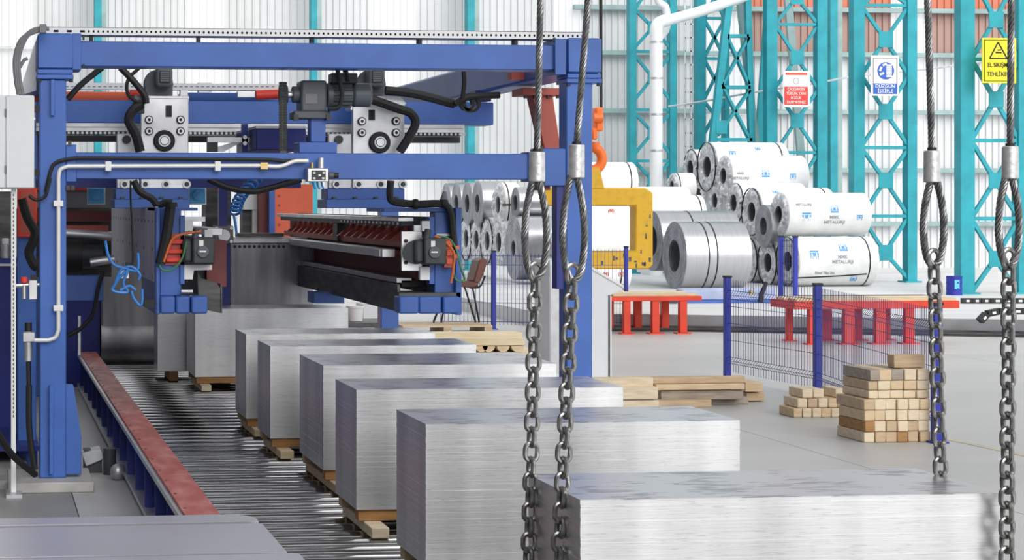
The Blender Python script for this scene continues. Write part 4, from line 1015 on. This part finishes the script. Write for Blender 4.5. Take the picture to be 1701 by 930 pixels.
# left arm
al = thing('sheet_gripper', 'left gripper arm with drilled grey side plate and blue end frame', 'gripper arm', at(300,520,YF))
x0 = X(259,YF); zt, zb_ = Z(343,YF,259), Z(470,YF,259)
pz = [(x0, YF, zt), (x0, YF+5, zt), (x0, YF+5, zb_-.02), (x0, YF+1.4, zb_), (x0, YF, zb_)]
MB().prism([Vector(p) for p in pz], (.014,0,0)).build('side_plate', M['aplate'], al)
MB().box(x0, YF, Z(522,YF,259), x0+.014, YF+1.1, zb_).build('lower_side_plate', M['navy'], al)
for rz, n_ in ((368,16),(416,7),(462,7)):
    for k in range(n_):
        y = YF+.25+k*(4.5/n_); z = Z(rz,YF,259)
        MB().cyl((x0-.002, y, z), (x0+.001, y, z), .013 if n_ < 10 else .010, 8).build('bolt_hole', M['black'], al)
MB().pbox(259,345,266,522,YF-.02,.1).build('frame_side', M['blue'], al, bevel=.004)
MB().pbox(266,347,301,491,YF+.04,.14).build('frame_column', M['blue'], al, bevel=.004)
MB().pbox(299,358,307,472,YF+.02,.1).build('frame_strip', M['blue'], al, bevel=.003)
MB().box(x0, YF+.05, Z(350,YF,300), X(330,YF), YF+.6, Z(345,YF,300)).build('frame_top', M['blue'], al)
for (a, c) in ((266,291),(292,316),(318,345)): MB().pbox(a,492,c,521,YF-.04+(.02 if a == 292 else 0),.16).build('foot_block', M['blue'], al, bevel=.012, seg=2)
MB().pbox(307,366,321,384,YF+.02,.05).build('white_bracket', M['paper'], al); MB().pbox(340,382,353,396,YF+.1,.05).build('white_bracket', M['paper'], al)
MB().prism([at(x,y,YF+.02) for x,y in ((306,440),(352,440),(352,448),(322,449),(320,464),(306,464))], (0,.05,0)).build('white_bracket', M['paper'], al)
MB().pbox(307,360,341,368,YF+.05,.05).build('top_bracket', M['galv'], al)
servo(al, 320, 417, 1, YF, -1)
MB().pbox(330,395,345,402,YF-.07,.05).build('connector', M['mgrey'], al)
for y in (402,418,432): MB().pbox(277,y-4,304,y+3,YF-.01,.04).build('red_terminal', M['signred'], al, bevel=.003)
MB().pbox(272,388,306,440,YF+.02,.02).build('terminal_base', M['cred'], al)
pcable(al, [(334,384),(300,390),(285,400),(272,435)], .008, 'wireo', YF-.08, 'orange_wire'); pcable(al, [(310,400),(302,430),(285,448),(270,448),(264,438)], .006, 'wireg', YF-.06, 'green_wire')
pcable(al, [(284,336),(281,360),(275,400),(266,438)], .032, 'black', YF-.05, 'hose')
MB().cyl(at(284,336,YF-.05), at(284,344,YF-.05), .04, 12).build('hose_coupling', M['black'], al)
pcable(al, [(222,300),(232,318),(252,330),(262,341),(276,336),(286,337)], .022, 'black', YF+.1, 'hose')
for nm, m, a, c, t, b, y0, y1 in (('red_body','dred',346,380,400,478,12.15,17.0),('back_plate','black',330,348,395,490,12.2,17.0),('grey_lower_bar','galv',352,378,380,392,12.3,17.0)): bar(al, nm, m, a, c, t, b, y0, y1)
MB().prism([at(x,y,YF+.1) for x,y in ((328,450),(334,462),(360,470),(367,480),(367,520),(343,515),(330,495))], (0,.02,0)).build('skirt_plate', M['dplate'], al)
MB().prism([Vector((X(366,YF+.1),12.0,Z(472,YF+.1,366))),Vector((X(366,YF+.1),12.0,Z(520,YF+.1,366))),Vector((X(366,YF+.1),16,Z(520,YF+.1,366))),Vector((X(366,YF+.1),16,Z(472,YF+.1,366)))], (.012,0,0)).build('skirt_plate', M['dplate'], al)
MB().cyl(at(301,484,YF), at(320,484,YF), .014, 10).build('pin', M['silver'], al)
pcable(al, [(217,300),(217,330),(219,370),(221,430),(217,438)], .006, 'black', YF-.1, 'signal_cable')
h = thing('air_hose', 'tangled blue air hoses hanging on the grey arm plate', 'hose', at(215,480,11.8))
for pts in ([(175,400),(180,425),(190,440),(205,445),(225,450),(230,440),(229,420)],[(190,475),(200,450),(218,443),(232,455),(230,465)],[(185,482),(198,462),(212,450),(205,470),(212,485),(190,484),(186,478)],[(218,483),(222,495),(232,507),(236,500),(236,480)],[(200,482),(215,475),(225,482)]):
    pcable(h, pts, .009, 'bluehose', 11.78, 'hose')
MB().pbox(210,436,222,446,11.8,.06).build('fitting', M['black'], h); MB().pbox(200,448,214,462,11.8,.05).build('fitting', M['silver'], h); MB().pbox(240,498,256,510,11.8,.05).build('fitting', M['black'], h)
# blue coiled hose
h = thing('coiled_hose', 'coiled blue air hose hanging under the crossbeam', 'hose', at(400,362,12.9)); pts = []
for k in range(150):
    t = k/149; u = 2*pi*9*t; x = 425-35*t-8*sin(pi*t); y = 300+55*t
    pts.append(at(x+9*cos(u), y+6*sin(u), 12.9+.04*sin(u)))
MB().tube(pts, .009, 6).build('coil', M['bluehose'], h); pcable(h, [(388,355),(391,372),(393,388)], .009, 'bluehose', 12.9, 'tail'); pcable(h, [(434,300),(440,294),(450,296)], .009, 'bluehose', 12.9, 'tail')
cable([(345,297),(380,312),(420,318),(450,312),(500,298)], .02, 'black cable sagging under the crossbeam between the carriages', Y=12.4)

# ---------------------------------------------------------------- machinery seen behind the arms
sp = thing('stop_plate', 'tall worn steel stop plate with a row of round holes', 'stop plate', (X(440,15.9),15.9,0))
MB().box(X(383,15.9), 15.9, Z(512,15.9,440), X(520,15.9), 16.0, Z(403,15.9,440)).build('plate', M['holeplate'], sp, bevel=.006)
for k in range(11): c = at(390+k*8.1,409.5,15.9); MB().cyl(c+Vector((0,.002,0)), c-Vector((0,.002,0)), .013, 12).build('hole', M['black'], sp)
MB().box(X(383,15.9), 15.88, Z(403,15.9,440), X(520,15.9), 16.1, Z(394,15.9,440)).build('top_rail', M['galv'], sp); MB().box(X(393,15.9), 15.85, Z(393,15.9,440), X(470,15.9), 16.0, Z(387,15.9,440)).build('top_bar', M['dplate'], sp)
for x in (400, 500): MB().box(X(x,15.9), 16.0, 0, X(x+12,15.9), 16.1, Z(500,15.9,440)).build('leg', M['navy'], sp)
r8 = thing('sheet_stack', 'last bundle of steel sheets standing behind the left gripper feet', 'sheet stack', (X(290,15.7),15.9,.3), 'steel sheet stacks on the roller conveyor')
MB().box(X(262,15.5), 15.5, .30, X(400,15.5), 15.85, .80).build('sheets', M['steel'], r8); MB().box(X(262,15.5), 15.5, .80, X(400,15.5), 15.85, .806).build('top_sheet', M['top'], r8)
for x in (280, 360): o = MB().box(X(x,15.5), 15.4, zr, X(x+14,15.5), 15.85, .30).build('timber_runner', WOOD[4]); tag(o, ['left','right'][x>300]+' amber timber block under the last sheet bundle', 'timber', 'timber runners under the sheet stacks')
dc = thing('drum_cover', 'large dull steel drum cover at the end of the rollers', 'cover', (X(220,17.4),17.6,0))
P = []
MB().box(X(168,17.3), 17.3, Z(590,17.3,200), X(300,17.3), 17.6, Z(425,17.3,200)).build('panel', M['holeplate'], dc, bevel=.02, seg=2)
MB().cyl((X(168,17.3),17.45,.42), (X(300,17.3),17.45,.42), .2, 28).build('drum', M['holeplate'], dc)
MB().box(X(160,17.3), 17.5, 0, X(310,17.3), 17.9, .3).build('base', M['dplate'], dc)
# left background: dark feeding unit between post and arm
fu = thing('feeding_unit', 'dark sheet feeding unit with black drum and blue beam behind the post', 'machine', (X(140,13.6),13.6,0))
MB().box(X(70,13.4), 13.4, Z(500,13.4,140), X(172,13.4), 13.6, Z(458,13.4,140)).build('blue_beam', M['blue'], fu, bevel=.006)
MB().box(X(70,17.4), 17.4, 0, X(166,17.4), 17.8, Z(490,17.4,140)).build('base_box', M['navy'], fu); MB().box(X(66,13.5), 13.5, 0, X(84,13.5), 13.7, Z(500,13.4,140)).build('leg', M['navy'], fu)
MB().cyl(at(80,425,13.9), at(136,425,13.9), .13, 24).build('drum', M['black'], fu); MB().cyl(at(136,425,13.9), at(170,425,13.9), .09, 20).build('shaft_housing', M['dark'], fu)
MB().cyl(at(150,436,13.6), at(190,430,13.6), .03, 12).build('spindle', M['silver'], fu)
MB().box(X(60,14.4), 14.4, Z(460,14.4,140), X(185,14.4), 14.6, Z(320,14.4,140)).build('back_panel', M['dplate'], fu)
MB().box(X(60,14.1), 14.1, Z(345,14.1,140), X(200,14.1), 14.2, Z(312,14.1,140)).build('grey_channel', M['cable'], fu); MB().box(X(60,14.05), 14.05, Z(316,14.1,140), X(165,14.05), 14.1, Z(308,14.1,140)).build('red_strip', M['signred'], fu)
MB().box(X(60,14.0), 14.0, Z(368,14.1,140), X(185,14.0), 14.1, Z(350,14.1,140)).build('dark_red_strip', M['dred'], fu); MB().cyl(at(70,385,13.9), at(185,392,13.9), .035, 16).build('bright_roll', M['galv'], fu)
MB().box(X(70,13.9), 13.9, Z(396,13.9,140), X(180,13.9), 14.0, Z(374,13.9,140)).build('red_web', M['cred'], fu)
pcable(fu, [(112,558),(135,545),(155,520),(163,480),(172,450)], .015, 'black', 13.3, 'cable')
MB().pbox(130,525,134,590,13.4,.05).build('rod', M['galv'], fu)
for i, x in enumerate((160, 328)):
    v = thing('blue_valve', ['light blue motor knob left of the grey arm plate','light blue motor knob right of the left carriage'][i], 'valve', at(x,337,13.7)); k = mpp(x,13.7)
    MB().pbox(x-13,313,x+13,338,13.7,.1).build('body', M['lblue'], v, bevel=.004); c = at(x,325,13.7); MB().cyl(c, c-Vector((0,.05,0)), 8*k, 16).build('knob', M['lblue'], v, bevel=.004); MB().cyl(c, c-Vector((0,.07,0)), 4*k, 12).build('knob_tip', M['lblue'], v)
    MB().pbox(x-15,311,x+15,340,13.78,.05).build('bracket', M['galv'], v); MB().box(X(x-4,13.8), 13.8, Z(312,13.8,x), X(x+4,13.8), 13.84, Z(297,13.8,x)).build('hanger', M['navy'], v)
gb = thing('positioner', 'grey square positioner head beside the stop plate', 'positioner', at(372,405,14.5))
MB().pbox(356,375,388,405,14.5,.1).build('body', M['cable'], gb, bevel=.006); c = at(372,391,14.5); MB().cyl(c, c-Vector((0,.02,0)), .045, 18).build('dial', M['galv'], gb)
for (x,y) in ((360,379),(384,379),(360,401),(384,401)): c = at(x,y,14.5); MB().cyl(c, c-Vector((0,.012,0)), .013, 10).build('screw', M['galv'], gb)
MB().pbox(364,300,378,375,14.5,.08).build('post', M['navy'], gb)
cl = thing('roll_column', 'dark machine column with an orange ball top left of the white box', 'machine', (X(370,15.4),15.4,0))
MB().box(X(342,15.2), 15.2, Z(405,15.2,360), X(384,15.2), 15.5, Z(300,15.2,360)).build('column', M['dplate'], cl); MB().sphere(at(366,306,15.0), .07, 16, 10, .7).build('orange_ball', M['orange'], cl)
MB().box(X(342,15.2), 15.25, 0, X(384,15.2), 15.45, Z(405,15.2,360)).build('pedestal', M['navy'], cl)
wbx = thing('control_box', 'tall pale control box behind the coiled blue hose', 'control box', (X(420,18),18,0))
MB().pbox(405,322,432,348,18,.3).build('head', M['white'], wbx); MB().box(X(420,18), 18.02, 0, X(432,18), 18.3, Z(348,18,420)).build('leg', M['white'], wbx); MB().box(X(405,18), 18.1, 0, X(420,18), 18.3, Z(348,18,420)).build('dark_panel', M['dplate'], wbx)
op = thing('guard_panel', 'bright orange machine guard panel behind the right gripper', 'guard', (X(480,17.8),17.8,0))
MB().box(X(456,17.8), 17.8, 0, X(520,17.8), 18.0, Z(306,17.8,480)).build('panel', M['orange'], op, bevel=.006); MB().box(X(447,17.75), 17.75, 0, X(457,17.75), 18.0, Z(306,17.8,480)).build('blue_edge', M['blue'], op, bevel=.004); MB().box(X(432,17.8), 17.85, 0, X(447,17.8), 18.0, Z(306,17.8,480)).build('dark_gap', M['dred'], op)
for k in range(5): c = at(464,325+k*16,17.8); MB().cyl(c, c-Vector((0,.01,0)), .012, 8).build('rivet', M['cred'], op)
o = thing('paint_bucket', 'white plastic bucket on the floor under the right gripper', 'bucket', (X(590,19.2),19.2,0)); k = mpp(590,19.2)
zb = Z(533,19.2,590); o.location.z = zb
MB().cyl((X(590,19.2),19.2,zb), (X(590,19.2),19.2,zb+24*k), 12*k, 20, r2=14*k).build('pail', M['paper'], o); MB().ring((X(590,19.2),19.2,zb+22*k), (X(590,19.2),19.2,zb+25*k), 15*k, 13*k, 20).build('rim', M['paper'], o)
o = MB().box(X(560,19.2), 18.9, zb-.05, X(640,19.2), 19.6, zb); r = thing('low_bench', 'low black bench carrying the white bucket', 'bench', (X(600,19.2),19.2,0)); o.build('top', M['dplate'], r)
for x in (564, 632): MB().box(X(x,19.2), 18.95, 0, X(x+5,19.2), 19.5, zb-.05).build('leg', M['dplate'], r)
o = MB().pbox(600,505,630,548,20.2,.4); o = MB().box(X(603,20.2), 20.2, 0, X(632,20.2), 20.6, Z(505,20.2,600)).build('pale_bin', M['white'], bevel=.01); tag(o, 'plain white bin behind the bucket bench', 'bin')

# ================================================================ right side of the hall
# console desk
YQ2 = 17.6
co = thing('control_console', 'pale grey control console with sloping top behind the right post', 'console', onz(965,628))
P = [(913,628),(913,432),(930,430),(984,447),(1034,476),(1034,482),(1014,490),(1012,628)]
MB().prism([at(x,y,YQ2) for x,y in P], (0,.5,0)).build('body', M['white'], co, bevel=.004)
MB().prism([at(x,y,YQ2-.012) for x,y in ((930,427),(984,443.5),(1036,474),(1036,478),(984,448),(930,431))], (0,.52,0)).build('top_lip', M['paper'], co)
MB().pbox(915,440,929,620,YQ2-.006,.01).build('side_door', M['galv'], co); MB().pbox(1011,490,1013,626,YQ2-.008,.01).build('edge_strip', M['dplate'], co); MB().pbox(1013.5,492,1016,627,YQ2-.008,.3).build('side_trim', M['paper'], co)
# benches
def bench(x0, x1, yt, yw, ye, yf, legs, Y, dep, label, redm, lw):
    t = thing('roller_bench', label, 'bench', (X((x0+x1)/2,Y),Y,0)); m = M[redm]
    zt, ze = Z(yt,Y,(x0+x1)/2), Z(ye,Y,(x0+x1)/2)
    MB().box(X(x0,Y), Y, ze, X(x1,Y), Y+.05, zt).build('front_rail', m, t, bevel=.004); MB().box(X(x0,Y), Y+dep-.05, ze, X(x1,Y), Y+dep, zt).build('rear_rail', m, t)
    MB().box(X(x0,Y), Y+.05, ze, X(x0,Y)+.05, Y+dep-.05, zt).build('end_rail', m, t); MB().box(X(x1,Y)-.05, Y+.05, ze, X(x1,Y), Y+dep-.05, zt).build('end_rail', m, t)
    n = 4; 
    for k in range(n):
        yy = Y+.005+k*dep/n; MB().box(X(x0,Y)+.02+.05*(k%2), yy, zt, X(x1,Y)-.01-.03*((k+1)%2), yy+dep/n-.012, zt+.03).build('plank', WOOD[k % 3], t, bevel=.003)
    for (a, c) in legs:
        for yy in (Y+.005, Y+dep-.09):
            MB().box(X(a,Y), yy, .015, X(c,Y), yy+.085, ze).build('leg', m, t, bevel=.004); xm = (X(a,Y)+X(c,Y))/2; w2 = (X(c,Y)-X(a,Y))
            MB().box(xm-w2, yy-.03, 0, xm+w2, yy+.115, .015).build('foot_plate', m, t)
    return t
bench(1016,1166,492,480,500,553,((1037,1048),(1084,1096),(1130,1142)),23.7,.75,'orange red bench with plank top beside the console','tred',11)
bench(1320,1594,500,488,513,572,((1345,1354),(1404,1420),(1456,1472),(1505,1520)),21.7,.7,'long red bench with plank top behind the blue mesh fence','tred',14)
# blue saddle under the big bare coil
sd_ = thing('coil_saddle', 'blue and white coil saddle right below the large bare coil', 'coil saddle', onz(1225,517,.2))
MB().pbox(1100,499,1292,517,27.2,.3).build('blue_base', M['blue'], sd_, bevel=.01); MB().pbox(1132,479,1290,500,27.25,.25).build('pale_top', mat('pale_blue_liner', (0.42,0.48,0.68), 0.5), sd_, bevel=.03); MB().pbox(1105,486,1126,512,27.15,.2).build('dark_clamp', M['dark'], sd_, bevel=.02)
sd_.location.z = .2
# dark rubber track across the plinth
o = MB().box(X(1330,28), 28.0, .2, X(1548,28), 28.3, .26).build('rubber_strip', M['black']); tag(o, 'long black rubber strip on the plinth behind the red bench', 'strip')

# ---------------------------------------------------------------- mesh fences
def fence(p, q, h, label, posts=(1,1), pitch=.05, ph=.06, fold=True, wire=.0026, group='blue mesh safety fences', gap=.03):
    p, q = Vector((p[0],p[1],p[2] if len(p)>2 else 0)), Vector((q[0],q[1],q[2] if len(q)>2 else 0)); d = (q-p); L_ = d.length; d.normalize(); nn = Vector((d.y,-d.x,0))
    t = thing('mesh_fence', label, 'fence', p, group)
    for k, (c, on) in enumerate(((p, posts[0]), (q, posts[1]))):
        if not on: continue
        pb = MB().box(c.x-ph/2, c.y-ph/2, c.z, c.x+ph/2, c.y+ph/2, c.z+h).build('fence_post', M['fblue'], t, bevel=.004)
        MB().box(c.x-ph/2-.004, c.y-ph/2-.004, c.z+h, c.x+ph/2+.004, c.y+ph/2+.004, c.z+h+.02).build('post_cap', M['black'], pb)
        MB().box(c.x-ph, c.y-ph, c.z, c.x+ph, c.y+ph, c.z+.012).build('post_foot', M['fblue'], pb)
    prof = [(0,.06),(0,.14),(.03,.17),(0,.20),(0,h-.2),(.03,h-.16),(0,h-.12),(0,h-.02)] if fold else [(0,.06),(0,h-.02)]
    m = MB(); n = int((L_-2*gap)/pitch)
    for k in range(n+1):
        b = p+d*(gap+k*(L_-2*gap)/n)
        m.tube([b+nn*o+Vector((0,0,z)) for o, z in prof], wire, 4)
    m.build('vertical_wires', M['wire'], t, smooth=False)
    for z, o in ((.14,0),(.17,.03),(.20,0),(.36,0),(.52,0),(.68,0),(h-.2,0),(h-.16,.03),(h-.12,0)) if fold else ((.1,0),(.35,0),(.6,0),(.85,0),(h-.05,0)):
        if z < h: MB().tube([p+d*gap+nn*o+Vector((0,0,z)), q-d*gap+nn*o+Vector((0,0,z))], wire*1.2, 4).build('cross_wire', M['wire'], t)
    return t
f1, f2, f3 = onz(1208,627), onz(1358,657), onz(1556,735)
fence(f1, f2, .95, 'blue mesh fence panel between the two front posts'); fence(f2, f3, .95, 'blue mesh fence panel running behind the tall timber pile', (0,1))
g0, g1, g2 = onz(728,546), onz(820,547), onz(938,549)
fence(g0, g1, 1.02, 'far blue mesh fence panel behind the brown chair', (0,1), .05, .05, False, .0045); fence(g1, g2, 1.02, 'far blue mesh fence panel left of the right gantry post', (0,0), .05, .05, False, .0045)
g3 = onz(1040,548); g4 = onz(1180,553)
fence(g2, g3, 1.08, 'far blue mesh fence panel in front of the yellow hook', (0,1), .05, .045, False, .0035)
h0, h1 = Vector((X(1297,26.6),26.6,.2)), Vector((X(1321,26.3),26.3,.2))
fence(h0, h1, .98, 'narrow blue mesh gate standing behind the front fence', (1,1), .05, .06, False, .004)
o = thing('work_glove', 'black rag hung over the top of the front fence', 'rag', at(1264,505,17.2)); P = [at(x,y,17.15) for x,y in ((1272,467),(1277,470),(1270,488),(1268,504),(1260,502),(1262,488),(1267,478))]
MB().prism(P, (0,.03,0)).build('cloth', M['black'], o, bevel=.006)
o = thing('padlock', 'small brass padlock on the front fence', 'padlock', at(1249,490,17.25)); MB().pbox(1246,482,1253,490,17.22,.03).build('body', M['brass'], o, bevel=.003)
c = at(1249.5,481,17.235); MB().tube([c+Vector((.018*cos(t),0,.022*sin(t))) for t in [k*pi/8 for k in range(9)]], .004, 6).build('shackle', M['galv'], o)
# pallet and chair
PY0 = 23.6
pt = thing('wooden_pallet', 'worn wooden pallet carrying the brown chair', 'pallet', (X(745,PY0),PY0,0)); xa, xb = X(669,PY0), X(818,PY0)
for k in range(3): xx = xa+(xb-xa-.1)*k/2; MB().box(xx, PY0, .022, xx+.1, PY0+.75, .112).build('block', WOOD[1], pt)
for k in range(3): yy = PY0+k*.325; MB().box(xa, yy, 0, xb, yy+.1, .022).build('bottom_board', WOOD[3], pt)
for k in range(6): yy = PY0+k*.13; MB().box(xa, yy, .112, xb, yy+.1, .134).build('deck_board', WOOD[k % 2 * 3], pt)
ch_ = thing('office_chair', 'brown vinyl chair with black tube legs on the pallet', 'chair', (X(770,24.0),23.95,.134)); zc = .134; Yh = 24.0
MB().prism([at(x,y,Yh) for x,y in ((786,468),(796,433),(803,428),(811,432),(804,455),(797,470),(790,472))], (0,.38,0)).build('backrest', M['brown'], ch_, bevel=.02, seg=2)
MB().prism([at(x,y,Yh) for x,y in ((740,466),(782,467),(795,470),(795,476),(780,478),(740,474))], (0,.38,0)).build('seat', M['brown'], ch_, bevel=.012, seg=2)
for yy in (Yh+.02, Yh+.36):
    for (a, b) in (((785,477),(796,531)),((772,477),(790,531)),((745,474),(720,531)),((745,474),(733,531))):
        p0, p1 = at(a[0],a[1],yy), at(b[0],b[1],yy); p1.z = zc+.008; MB().cyl(p0, p1, .011, 8).build('leg', M['black'], ch_)
    MB().tube(bez([at(780,478,yy),at(797,476,yy),at(806,458,yy)],5), .012, 8).build('back_support', M['black'], ch_)
# ---------------------------------------------------------------- timber
trng = random.Random(5)
def timber(x0, y0, z0, x1, y1, z1, m, label, group, name='timber_block'):
    j = lambda a: a+trng.uniform(-.003,.003)
    o = MB().box(j(x0), j(y0), z0, j(x1), j(y1), z1).build(name, m, bevel=.004); tag(o, label, 'timber', group); return o
# tall pile
YP = 12.75; x0 = X(1419,YP); k = mpp(1470,YP)
rowsP = [(1417,1545,18,6,0),(1417,1545,18,6,1),(1417,1545,18,6,2),(1417,1545,18,6,3),(1428,1548,14,5,4),(1428,1548,16,5,5),(1430,1548,19,5,6)]
z = 0.0
def label_t(a): return a
for ri, (a, b, hp, n, _) in enumerate(rowsP):
    hh = hp*k; xs = X(a+36,YP) if ri < 4 else X(a+34,YP); xe = X(b,YP); wd = (xe-xs)/(n-1) if n > 1 else 0
    # leftmost block shows a longer side
    for c in range(n):
        xa = X(a,YP)+.10 if c == 0 else xs+(c-1)*wd; xb = xs if c == 0 else xs+c*wd
        xa = X(a+35,YP)-.075 if c == 0 else xa
        y0 = YP+(.0 if ri < 4 else .03)+trng.uniform(-.01,.01)
        m = WOOD[3] if (ri == 6 and c in (0,2)) else (WOOD[4] if (ri, c) in ((1,0),(0,3)) else trng.choice((WOOD[0],WOOD[1],WOOD[2],WOOD[2])))
        timber(xa+.002, y0, z+.0015, xb-.002, y0+.42+trng.uniform(-.02,.02), z+hh-.0015, m, '%s timber from the left in the %s course up of the tall pile' % (ORD[c], ORD[ri]), 'timber blocks in the tall pile')
    z += hh
xa, xb = X(1497,YP), X(1548,YP)
timber(xa, YP+.1, z+.002, xb, YP+.2, z+22*k, WOOD[1], 'loose timber block lying across the top of the tall pile', 'timber blocks in the tall pile')
# small pile
YM2 = 14.3; k = mpp(1365,YM2); z = 0
for ri, (a, b, n) in enumerate(((1318,1412,6),(1328,1412,5),(1338,1412,4))):
    hh = 15.5*k; wd = (X(b,YM2)-X(a,YM2))/n
    for c in range(n):
        if ri == 2 and c == 2: continue
        xx = X(a,YM2)+c*wd
        timber(xx+.002, YM2+ri*.03, z+.0015, xx+wd-.003, YM2+.28+ri*.02, z+hh-.0015, trng.choice((WOOD[0],WOOD[2],WOOD[2],WOOD[1])), '%s timber from the left in the %s course up of the small pile' % (ORD[c], ORD[ri]), 'timber blocks in the small pile')
    z += hh
# long pile right of the stacks
YL = 15.1
LP = [(985,1095,664,680,YL,2,'lowest pale board at the left end of the long timber pile'),(975,1094,642,662,YL+.0,2,'pale board with a bright end at the left of the long pile'),
      (960,1085,626,642,YL+.05,2,'top pale board at the left of the long timber pile'),(1094,1183,664,684,YL+.02,1,'short cracked block under the middle of the long pile'),
      (1098,1235,648,664,YL+.10,3,'dark weathered beam in the middle of the long pile'),(1090,1238,638,648,YL+.06,0,'tan beam above the weathered one in the long pile'),
      (1080,1238,626,637,YL+.12,1,'uppermost brown beam of the long timber pile'),(1183,1243,660,676,YL+.2,3,'blackened beam end at the bottom right of the long pile'),
      (1238,1266,636,652,YL+.35,0,'protruding tan beam end at the right of the long pile'),(1240,1270,653,667,YL+.4,1,'lower protruding beam end with a round knot'),]
zs = {}
for (a, b, t, bt, Y, m, lb) in LP:
    z0 = max(0, Z(bt,Y,1130)); timber(X(a,Y), Y, z0, X(b,Y), Y+(.10 if Y < YL+.2 else .3), Z(t,Y,1130)-.002, WOOD[m], lb, 'beams of the long timber pile', 'timber_beam')
# spruce pile behind stacks
YW = 19.9
for k_, (a, b, t, bt, Y, lb) in enumerate([(700,868,553,563,YW+.3,'rear fresh pale plank on the spruce pile by the pallet'),(705,872,562,574,YW,'front fresh pale plank on the spruce pile by the pallet')]):
    o = MB().box(X(a,Y), Y, Z(bt,Y,800)+.001, X(b,Y), Y+.3, Z(t,Y,800)).build('spruce_plank', PWOOD, bevel=.004); tag(o, lb, 'plank', 'fresh spruce planks')
for k_, x in enumerate((775, 800, 812, 836, 860)):
    c = at(x,574,YW+.02); rr_ = .07
    b = MB().prism([(c.x+rr_*cos(t), c.y, c.z+rr_*1.0*sin(t)) for t in [pi+pi*j/10 for j in range(11)]], (0,.9,0)).build('half_log', WOOD[2], bevel=.002); tag(b, '%s half-round log from the left under the spruce planks' % ORD[k_], 'log', 'half-round logs under the spruce planks')
o = MB().box(X(765,YW), YW-.3, 0, X(905,YW), YW+.9, Z(574,YW+.02,800)-.072).build('timber_bearer', PWOOD); tag(o, 'wide pale timber base under the half-round logs', 'timber')
# board sticking out right of the second stack
o = MB().box(X(1226,7.1), 7.02, .235, X(1280,7.1), 7.12, Z(770,7.1,1250)); 
q = onz(1255,781); zq = .30
o = MB().box(2.74, 7.42, .235, 2.95, 7.50, .275).build('timber_crosspiece', WOOD[4], bevel=.003); tag(o, 'amber timber end sticking out right of the second stack', 'timber', 'timber crosspieces under the sheet stacks')
